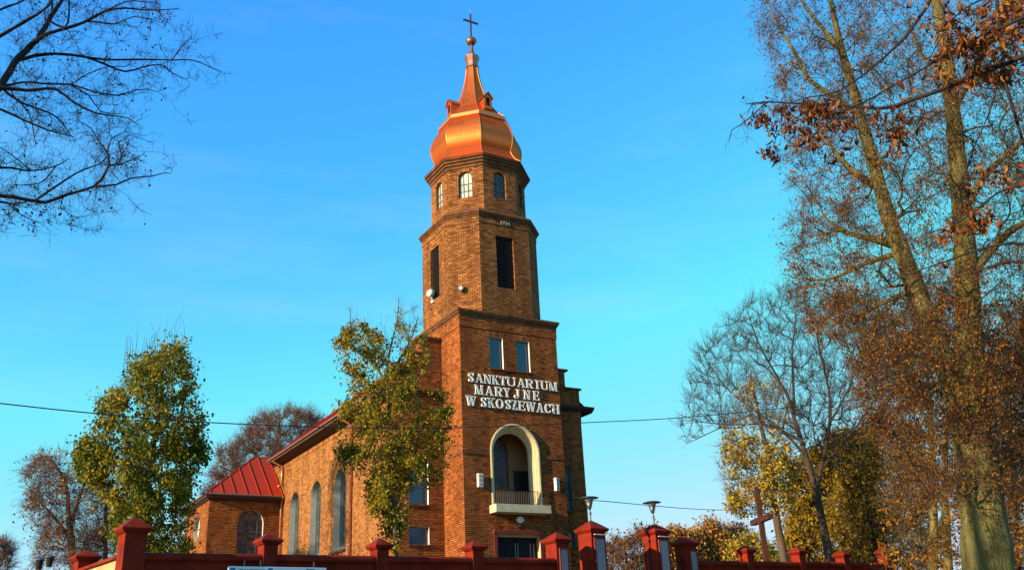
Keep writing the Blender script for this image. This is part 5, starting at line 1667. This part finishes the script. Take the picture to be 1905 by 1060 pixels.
# dense amber trees behind
make_tree('leafy_tree', 'dense olive yellow tree behind the forked bare tree, low over the wall', 'tree', 60,
    [[(1590, 1075, 8), (1588, 1000, 7), (1580, 920, 5), (1570, 850, 3)], [(1588, 1000, 5), (1530, 930, 3), (1500, 890, 1.5)]],
    [([(1462, 1060), (1460, 950), (1475, 890), (1510, 840), (1560, 800), (1620, 800), (1640, 900), (1640, 1060)], 1.0)],
    bark_brown, leaf_amber, n_targets=420, step=0.5, rtip=0.012, twigs=3000, tlen=0.8, tthick=0.008, nleaf=34000, lsize=0.2, seed=35, clump=0.3, depth=3.0, tk=0.6)
make_tree('leafy_tree', 'dark green and brown bushy tree behind the right hand wall pillars', 'tree', 56,
    [[(1625, 1075, 9), (1622, 1000, 8), (1605, 900, 6), (1600, 820, 3)], [(1622, 990, 5), (1660, 920, 3), (1690, 880, 1.5)]],
    [([(1555, 1060), (1545, 960), (1560, 880), (1600, 830), (1625, 770), (1665, 800), (1700, 790), (1730, 900), (1745, 1060)], 1.0)],
    bark_brown, leaf_amber, n_targets=380, step=0.5, rtip=0.012, twigs=3000, tlen=0.8, tthick=0.008, nleaf=17000, lsize=0.17, seed=36, clump=0.45, depth=3.0, tk=0.6)
# pair of trunks behind the wall end
make_tree('autumn_tree', 'twin trunked tree with amber leaves between the last wall pillar and the huge trunk', 'tree', 38,
    [[(1736, 1075, 15), (1737, 1000, 14), (1735, 900, 11), (1732, 800, 9), (1725, 700, 6), (1718, 620, 3)], [(1765, 1075, 13), (1762, 1000, 12), (1757, 900, 10), (1762, 800, 7), (1775, 700, 4)], [(1735, 880, 6), (1690, 820, 4), (1650, 790, 2)]],
    [([(1640, 1060), (1640, 800), (1620, 700), (1680, 620), (1800, 600), (1905, 640), (1960, 800), (1960, 1060)], 1.0)],
    bark_moss, leaf_rust, n_targets=650, step=0.4, rtip=0.008, twigs=5200, tlen=0.6, tthick=0.005, nleaf=15000, lsize=0.12, seed=44, clump=0.75, depth=3.5, bark_twig=bark_brown, tk=0.55,
    leaf_polys=[([(1600, 1090), (1640, 900), (1620, 600), (1980, 600), (1980, 1090)], 1.0)])
make_tree('autumn_tree', 'half hidden tree with rusty leaves at the right edge, beyond the huge trunk', 'tree', 44,
    [[(1895, 1075, 9), (1893, 1000, 8), (1890, 900, 6), (1880, 800, 5), (1885, 700, 3)], [(1960, 1075, 9), (1950, 900, 7), (1930, 760, 4)]],
    [([(1840, 1060), (1850, 800), (1840, 640), (1905, 560), (2000, 560), (2000, 1060)], 1.0)],
    bark_brown, leaf_rust, n_targets=420, step=0.45, rtip=0.009, twigs=4000, tlen=0.7, tthick=0.006, nleaf=9000, lsize=0.13, seed=45, clump=0.7, depth=4, bark_twig=bark_brown, tk=0.6)
# the huge tree on the right
make_tree('great_linden', 'huge old tree with thick mossy trunk forked into two stems, at the right edge', 'tree', 27,
    [[(1842, 1120, 47), (1838, 1060, 40), (1832, 980, 36), (1818, 880, 33), (1808, 800, 30), (1803, 720, 27), (1803, 640, 23), (1800, 540, 20), (1794, 440, 18), (1784, 330, 16), (1775, 230, 14), (1762, 120, 12), (1745, 20, 10), (1730, -60, 7)],
     [(1800, 790, 22), (1770, 700, 22), (1735, 620, 20), (1708, 550, 18), (1682, 480, 16), (1655, 410, 14), (1632, 330, 12), (1610, 250, 11), (1592, 180, 9), (1565, 90, 7), (1545, 0, 5), (1530, -70, 3)],
     [(1660, 455, 8), (1630, 447, 6), (1600, 440, 5.5), (1575, 432, 4), (1540, 410, 2)],
     [(1625, 345, 8), (1595, 325, 6.5), (1568, 300, 5), (1545, 270, 3), (1520, 240, 1.5)],
     [(1600, 215, 6), (1560, 185, 5), (1505, 148, 4.5), (1480, 100, 3.5), (1455, 60, 2.5), (1435, 20, 1.5), (1415, -20, 1)],
     [(1560, 90, 5), (1520, 40, 4), (1490, 0, 3), (1470, -50, 2)],
     [(1800, 530, 8), (1840, 470, 7), (1880, 430, 6), (1930, 400, 4)], [(1790, 400, 7), (1830, 330, 6), (1870, 290, 5), (1930, 240, 3)],
     [(1772, 210, 6), (1810, 140, 5), (1850, 60, 4), (1880, -20, 2)], [(1700, 540, 6), (1650, 560, 4), (1590, 590, 2.5), (1540, 600, 1.2)],
     [(1675, 470, 6), (1610, 490, 4), (1540, 520, 2.5), (1470, 515, 1)], [(1740, 650, 6), (1680, 680, 4), (1620, 720, 2.5)], [(1815, 860, 8), (1860, 820, 5), (1920, 800, 3)],
     [(1805, 740, 6), (1850, 680, 4), (1910, 640, 2)], [(1740, 10, 5), (1790, -60, 3)], [(1770, 160, 4), (1720, 110, 3), (1690, 40, 2)]],
    [([(1390, 20), (1420, -60), (1960, -60), (1960, 620), (1900, 700), (1700, 740), (1640, 700), (1560, 640), (1480, 600), (1450, 540), (1455, 430), (1480, 360), (1450, 300), (1440, 210), (1440, 120)], 0.85),
     ([(1540, 540), (1960, 560), (1960, 930), (1700, 930), (1600, 760)], 0.45)],
    bark_moss, leaf_linden, n_targets=2300, step=0.3, rtip=0.0085, twigs=23000, tlen=0.5, tthick=0.004, nleaf=100000, lsize=0.06, expo=0.5, seed=51, up=0.1, updir=-0.1, depth=5.0, bark_twig=bark_twig_brown, clump=0.45, seg=20, droop=0.8, bf=0.18,
    leaf_polys=[([(1380, -80), (1980, -80), (1980, 480), (1380, 480)], 0.62), ([(1440, 480), (1980, 480), (1980, 600), (1480, 600)], 0.8), ([(1500, 560), (1980, 560), (1980, 820), (1500, 820)], 1.0), ([(1500, 820), (1980, 820), (1980, 940), (1500, 1000)], 0.6)])
# ================================================================= NEAR BRANCHES
def near_tree(name, label, cat, D, trunk, limbs, bark, spread, n_targets, step, rtip, twigs, tlen, tthick, leafm, nleaf, lsize, seed, leaf_polys=None,
              updir=0.0, droop=0.6, tspread=0.9, sub=2, vmax=None, seg=10, depth=0.35, expo=0.45, nodes_px=None, clump=0.5, seeds=0, bark_trunk=None, narrow=0.6, weights=None, stand=(0, 0), top_z=10.0):
    """a tree whose trunk stands outside the frame and whose traced limbs reach into it"""
    rng = np.random.default_rng(seed)
    mp = D / F_PX
    tp = [at(q[0], q[1], D + (q[3] if len(q) > 3 else 0)) for q in trunk]
    tr = [q[2] * mp for q in trunk]
    # the trunk itself stands upright, outside the frame
    foot_ = at(*stand, D)
    tp = [np.array([foot_[0] + 0.1 * math.sin(i_ * 1.9), foot_[1] + 0.1 * math.cos(i_ * 1.3), z_]) for i_, z_ in enumerate(np.linspace(ground_z(foot_[1]) + 0.5, top_z, len(trunk)))]
    g = ground_z(tp[0][1])
    if tp[0][2] > g:
        f = tp[0].copy(); f[2] = g - 0.1; tp.insert(0, f); tr.insert(0, tr[0] * 1.15)
    root = empty(name, tuple(tp[0]), 0, label, cat)
    S = Skel()
    S.path(tp, tr, step * 2)
    ntr = S.n
    cand = []
    for li, L in enumerate(limbs):
        dd = L[0]
        pts = [at(q[0], q[1], D + dd + (q[3] if len(q) > 3 else 0)) for q in L[1:]]
        rad = [q[2] * mp for q in L[1:]]
        if S.n > 2:      # start exactly on the nearest carrier
            d = np.linalg.norm(S.P[:S.n] - pts[0], axis=1); j = int(d.argmin())
            off = L[1][0] < 0 or L[1][0] > 1905 or L[1][1] < 0
            if off:          # springs from the trunk, outside the frame
                tn = S.P[:ntr]; dt = np.linalg.norm(tn - pts[0], axis=1) + 0.6 * np.abs(tn[:, 2] - (pts[0][2] - 0.6)); j = int(dt.argmin())
                pts.insert(0, S.P[j].copy()); rad.insert(0, rad[0] * 1.3)
            elif d[j] < 0.9 * D / 11: pts.insert(0, S.P[j].copy()); rad.insert(0, rad[0] * 1.05)
        S.path(pts, rad, step)
        for a, b in zip(L[1:], L[2:]):
            ln = math.hypot(b[0] - a[0], b[1] - a[1])
            wt = weights[li] if weights else 1.0
            cand.append((a, b, ln * wt, dd))
    wl_ = np.array([c[2] for c in cand]); wl_ /= wl_.sum()
    T = []
    for i in rng.choice(len(cand), n_targets, p=wl_):
        a, b, ln, dd = cand[i]
        u = rng.uniform(); off = rng.normal(size=2) * spread
        T.append(at(a[0] + (b[0] - a[0]) * u + off[0], a[1] + (b[1] - a[1]) * u + off[1], D + dd + rng.normal() * depth))
    S.grow(np.array(T), step, rng, bf=0.1, pen=0.7, up=0.0, wob=0.12, curve=0.2)
    S.radii(rtip, expo)
    mb = MB()
    Q, rr = S.main[0]
    mb.tube([tuple(q) for q in Q], list(rr), 14)
    mb.v = [tuple(Vector(v) - root.location) for v in mb.v]
    mb.build('trunk', bark_trunk or bark_grey, root, smooth=True)
    mb = MB()
    for Q, rr in S.main[1:]:
        k = 1 + 0.06 * rng.normal(size=len(rr)); mb.tube([tuple(q + rng.normal(size=3) * 0.12 * r) for q, r in zip(Q, rr)], list(rr * k), seg)
    mb.v = [tuple(Vector(v) - root.location) for v in mb.v]
    mb.build('limbs', bark, root, smooth=True)
    mesh_np('branches', S.mesh(0.006), bark, root, smooth=True)
    (a, b, r0, r1), ends, ti = twig_edges(S, twigs, tlen, rng, tthick, tspread, updir, maxr=0.03 * D / 11, sub=sub)
    mesh_np('twigs', [frusta(a, b, r0, r1, 4)], bark, root)
    if nleaf:
        src = ends; wgt = np.ones(len(src))
        if leaf_polys:
            d = (src - CAM) @ RC.T
            uu = CX + F_PX * d[:, 0] / d[:, 2]; vv = CY + F_PX * d[:, 1] / d[:, 2]
            m_ = np.zeros(len(src))
            for poly, wt in leaf_polys: m_ = np.maximum(m_, in_poly(uu, vv, poly) * wt)
            wgt = m_ + 0.01
            g = rng.normal(size=(8, 3)) * 5.0; ph = rng.uniform(0, 6.28, 8)
            wgt = wgt * (0.12 + 1 / (1 + np.exp(-2.2 * sum(np.sin(src @ g[k] + ph[k]) for k in range(8)))))
        wgt = wgt / wgt.sum()
        k = rng.choice(len(src), nleaf, p=wgt)
        pos = src[k] + rng.normal(size=(nleaf, 3)) * lsize * 0.35
        mesh_np('foliage', [leaves_curled(pos, lsize, rng, droop, narrow)], leafm, root, smooth=True)
    if seeds:            # small round seed heads hanging on threads
        k = rng.choice(len(ends), seeds, p=(wgt if nleaf else None))
        p = ends[k]; q = p + np.array([0, 0, -1.0]) * rng.uniform(0.02, 0.05, (seeds, 1)) * D / 7 + rng.normal(size=(seeds, 3)) * 0.008
        rr = rng.uniform(0.006, 0.011, seeds) * D / 9
        mesh_np('seed_heads', [frusta(p, q, np.full(seeds, tthick * .5), np.full(seeds, tthick * .5), 3),
                               frusta(q, q - np.array([0, 0, 1.0]) * (rr * 1.0)[:, None], rr * .5, rr, 5), frusta(q - np.array([0, 0, 1.0]) * (rr * 1.0)[:, None], q - np.array([0, 0, 1.0]) * (rr * 2.0)[:, None], rr, rr * .3, 5)], bark, root)
    return root

k1 = 1 / 2.409
A = lambda L, d=0.0: [d] + [(x * k1, y * k1, (r + 1.5) * k1 * 0.54) for x, y, r in L]
near_tree('overhanging_tree', 'bare dark branches of a near tree reaching into the top left corner', 'tree', 12.0,
    [(-330, 1100, 34), (-320, 700, 30), (-290, 350, 26), (-250, 0, 20), (-230, -250, 12)],
    [A([(-700, 860, 50), (-350, 640, 42), (-120, 500, 34), (0, 385, 30), (80, 262, 26), (140, 205, 24), (190, 145, 20), (235, 65, 16), (290, -20, 12), (330, -120, 8)]),
     A([(75, 270, 16), (200, 243, 13), (330, 247, 11), (470, 268, 8), (640, 268, 7), (770, 270, 5), (860, 270, 4), (930, 296, 3), (985, 322, 1.5)], 0.1),
     A([(380, 256, 8), (470, 288, 8), (560, 322, 7), (640, 302, 5), (720, 290, 4), (775, 330, 3), (830, 356, 1.5)], 0.15),
     A([(770, 270, 4), (810, 215, 3), (840, 185, 2), (860, 160, 1)], 0.0),
     A([(150, 190, 15), (220, 150, 14), (290, 128, 12), (380, 98, 11), (470, 52, 9), (560, 38, 7), (640, 45, 5), (700, 46, 4), (800, 40, 2)], -0.2),
     A([(380, 95, 8), (440, 100, 6), (520, 108, 4), (600, 75, 3), (690, 92, 2)], -0.1),
     A([(470, 52, 6), (560, 10, 4), (640, 8, 3), (720, 22, 1.5)], -0.3),
     A([(-350, 400, 22), (-150, 250, 18), (0, 162, 16), (100, 105, 14), (190, 50, 10), (235, 0, 8), (260, -60, 5)], 0.4),
     A([(-350, 300, 16), (-150, 120, 12), (0, 45, 9), (110, 0, 7), (200, -60, 4)], 0.6),
     A([(-500, 520, 22), (-200, 420, 18), (0, 395, 16), (120, 405, 13), (250, 400, 10), (330, 458, 8), (430, 508, 6), (520, 520, 4), (575, 530, 3), (630, 568, 1.5)], -0.3),
     A([(0, 390, 10), (100, 368, 9), (200, 376, 8), (320, 380, 7), (420, 412, 6), (530, 428, 5), (600, 405, 3), (660, 400, 2.5), (705, 412, 1.5)], 0.3),
     A([(320, 380, 4), (400, 330, 3), (480, 300, 2.5), (560, 300, 1.5)], 0.3),
     A([(-500, 420, 18), (-200, 430, 13), (0, 490, 9), (120, 545, 7), (220, 585, 5), (330, 614, 2)], -0.4),
     A([(30, 415, 9), (100, 462, 7), (180, 490, 6), (260, 530, 5), (320, 612, 2.5)], 0.1),
     A([(60, 430, 5), (130, 505, 4), (150, 590, 3), (160, 650, 1.5)], 0.5),
     A([(320, 385, 5), (400, 430, 4), (450, 500, 3), (530, 510, 2)], 0.2),
     A([(-700, 900, 40), (-300, 880, 22), (0, 878, 15), (100, 890, 15), (200, 907, 13), (300, 872, 11), (420, 836, 9), (470, 780, 8), (490, 738, 7), (485, 690, 5), (440, 630, 4), (410, 575, 3), (350, 542, 1.5)], -0.5),
     A([(420, 836, 7), (520, 828, 6), (590, 798, 5), (680, 790, 3.5), (735, 775, 2.5), (765, 778, 1.5)], -0.5),
     A([(165, 893, 8), (270, 822, 7), (370, 762, 5), (450, 734, 3.5), (490, 690, 2.5)], -0.3),
     A([(-300, 800, 14), (0, 752, 8), (130, 766, 5), (240, 748, 4), (310, 710, 2)], 0.2),
     A([(490, 740, 5), (550, 735, 4), (600, 712, 3), (648, 690, 1.5)], -0.5),
     A([(530, 738, 4), (545, 700, 3.5), (530, 640, 3), (580, 605, 2), (640, 625, 1)], -0.4),
     A([(-200, 905, 14), (0, 905, 8), (60, 915, 5), (120, 905, 3)], -0.6),
     A([(480, 690, 4), (500, 620, 3), (560, 590, 2), (600, 600, 1)], -0.4),
     A([(280, 890, 3), (270, 930, 2.5), (320, 965, 1.2)], -0.5), A([(30, 905, 3), (90, 960, 2.5), (175, 998, 1.2)], -0.6), A([(430, 840, 3), (430, 880, 2), (420, 915, 1)], -0.5),
     A([(250, 745, 4), (180, 820, 3), (60, 830, 2)], 0.2), A([(140, 766, 4), (60, 700, 3), (0, 660, 2)], 0.2),
     A([(230, 80, 6), (235, 20, 5), (230, -40, 3)], 0.0), A([(290, 125, 7), (310, 60, 6), (305, -40, 3)], 0.0)],
    bark_dark, 26, 1100, 0.10, 0.0026, 4600, 0.19, 0.0017, bark_leaf, 700, 0.045, 61, stand=(-620, 520), top_z=13.0, updir=0.15, sub=2, depth=0.25, expo=0.42, seeds=160, tspread=1.0,
    leaf_polys=[([(0, 380), (70, 380), (140, 390), (140, 420), (0, 420)], 1.0), ([(30, 0), (330, 0), (330, 110), (60, 190)], 0.25), ([(0, 0), (420, 0), (420, 420), (0, 420)], 0.1)])

B = lambda L, d=0.0: [d] + [(1305 + x / 2.0, y / 2.0, (r + 1) / 3.8) for x, y, r in L]
near_tree('overhanging_tree', 'near dark branches with curled brown dead leaves reaching in from the top right corner', 'tree', 7.0,
    [(2350, 1200, 60), (2330, 700, 54), (2280, 200, 46), (2230, -200, 36), (2200, -500, 24)],
    [B([(1900, 60, 40), (1600, 130, 30), (1400, 165, 24), (1220, 202, 19), (1100, 250, 17), (1000, 286, 16), (900, 330, 15), (800, 366, 14), (700, 400, 12), (640, 404, 10), (560, 396, 8), (450, 388, 7), (350, 385, 6), (250, 380, 5), (165, 388, 3)]),
     B([(240, 384, 4), (200, 420, 3.5), (150, 462, 3), (112, 485, 2.5), (104, 520, 2)]),
     B([(420, 386, 4), (370, 430, 3), (300, 470, 2.5), (270, 540, 2), (285, 580, 1)]), B([(560, 398, 5), (500, 440, 4), (440, 480, 3), (400, 540, 2), (420, 620, 1)]),
     B([(600, 400, 5), (560, 450, 4), (530, 500, 3), (480, 580, 2)]),
     B([(1900, -250, 30), (1500, -60, 20), (1220, 55, 12), (1130, 98, 10), (1050, 132, 9), (970, 170, 8), (900, 210, 8), (780, 282, 7), (700, 326, 6), (640, 362, 5), (560, 400, 4)], -0.4),
     B([(1300, -400, 26), (1000, -200, 18), (880, -60, 13), (840, 25, 12), (800, 80, 11), (750, 150, 10), (700, 195, 9), (650, 240, 8), (560, 310, 6), (480, 350, 5), (400, 362, 4), (330, 380, 3)], 0.5),
     B([(1120, -150, 18), (1100, 0, 14), (1110, 110, 13), (1120, 200, 12), (1130, 300, 12), (1150, 380, 11), (1170, 440, 10), (1190, 510, 9), (1230, 620, 7)], 0.6),
     B([(1900, 500, 20), (1500, 650, 14), (1200, 690, 8), (1100, 720, 6), (1000, 800, 5), (900, 850, 4), (820, 870, 2)], 0.2),
     B([(1900, 950, 22), (1500, 920, 18), (1200, 905, 12), (1100, 912, 9), (1000, 940, 7), (900, 975, 5), (800, 1010, 4), (700, 1050, 2.5)], 0.9),
     B([(1900, 1080, 18), (1500, 1040, 14), (1200, 975, 10), (1100, 985, 8), (1000, 1020, 5)], 1.1),
     B([(1500, 20, 12), (1200, 100, 6), (1050, 180, 4), (1010, 280, 2)], -0.2), B([(1300, -60, 8), (1000, 20, 5), (880, 160, 3), (820, 300, 2)], 0.1),
     B([(1120, 260, 5), (1070, 420, 4), (1010, 560, 3), (960, 700, 2)], 0.6), B([(1140, 330, 5), (1060, 330, 4), (990, 310, 3)], 0.6),
     B([(640, 405, 4), (680, 450, 3), (690, 540, 1.5)]), B([(820, 362, 4), (830, 420, 3), (800, 470, 1.5)]), B([(740, 385, 3), (730, 440, 2.5), (740, 500, 1.2)])],
    bark_dark, 16, 260, 0.07, 0.0018, 900, 0.14, 0.0015, leaf_brown, 2300, 0.072, 71, stand=(2560, 150), top_z=10.5, updir=-0.25, droop=1.7, sub=1, depth=0.12, expo=0.4, seeds=260, clump=0.5, narrow=0.46,
    leaf_polys=[([(B([(230, 380, 0)])[1][0], 190), (1590, 190), (1585, 290), (1545, 330), (1500, 345), (1455, 300), (1415, 290), (1405, 215)], 1.0),
                ([(1600, 190), (1720, 170), (1720, 290), (1600, 270)], 0.5), ([(1720, 0), (1905, 0), (1905, 150), (1720, 160)], 0.55),
                ([(1720, 370), (1830, 310), (1905, 300), (1905, 420), (1760, 440), (1720, 430)], 0.8), ([(1640, 0), (1730, 0), (1720, 160), (1640, 150)], 0.1)])

# a street tree beyond the left edge of the photo; its shadow falls on the nave wall
def pix(p):
    d = RC @ (np.array(p) - CAM)
    return (CX + F_PX * d[0] / d[2], CY + F_PX * d[1] / d[2])
def off_tree(x, y, z0, z1, ry):
    D = math.hypot(x - CAM[0], y - CAM[1])
    t = [(*pix((x, y, z)), 11) for z in (3.0, 8.0, 13.0, z0 + 2)]
    rng = np.random.default_rng(9)
    e = Vector((y - CAM[1], -(x - CAM[0]), 0)).normalized()
    poly = [pix((x + e.x * ry * math.cos(a), y + e.y * ry * math.cos(a), (z0 + z1) / 2 + (z1 - z0) / 2 * math.sin(a))) for a in [2 * PI * i / 12 for i in range(12)]]
    make_tree('street_tree', 'tall thin tree standing beyond the left edge of the photo', 'tree', D, [t], [(poly, 1.0)], bark_brown, leaf_mid, n_targets=220, step=0.6,
              rtip=0.014, twigs=1500, tlen=0.8, tthick=0.008, nleaf=3500, lsize=0.16, seed=77, depth=ry * 0.8, clump=0.8)
off_tree(-38.0, 6.6, 14.5, 23.5, 2.4)
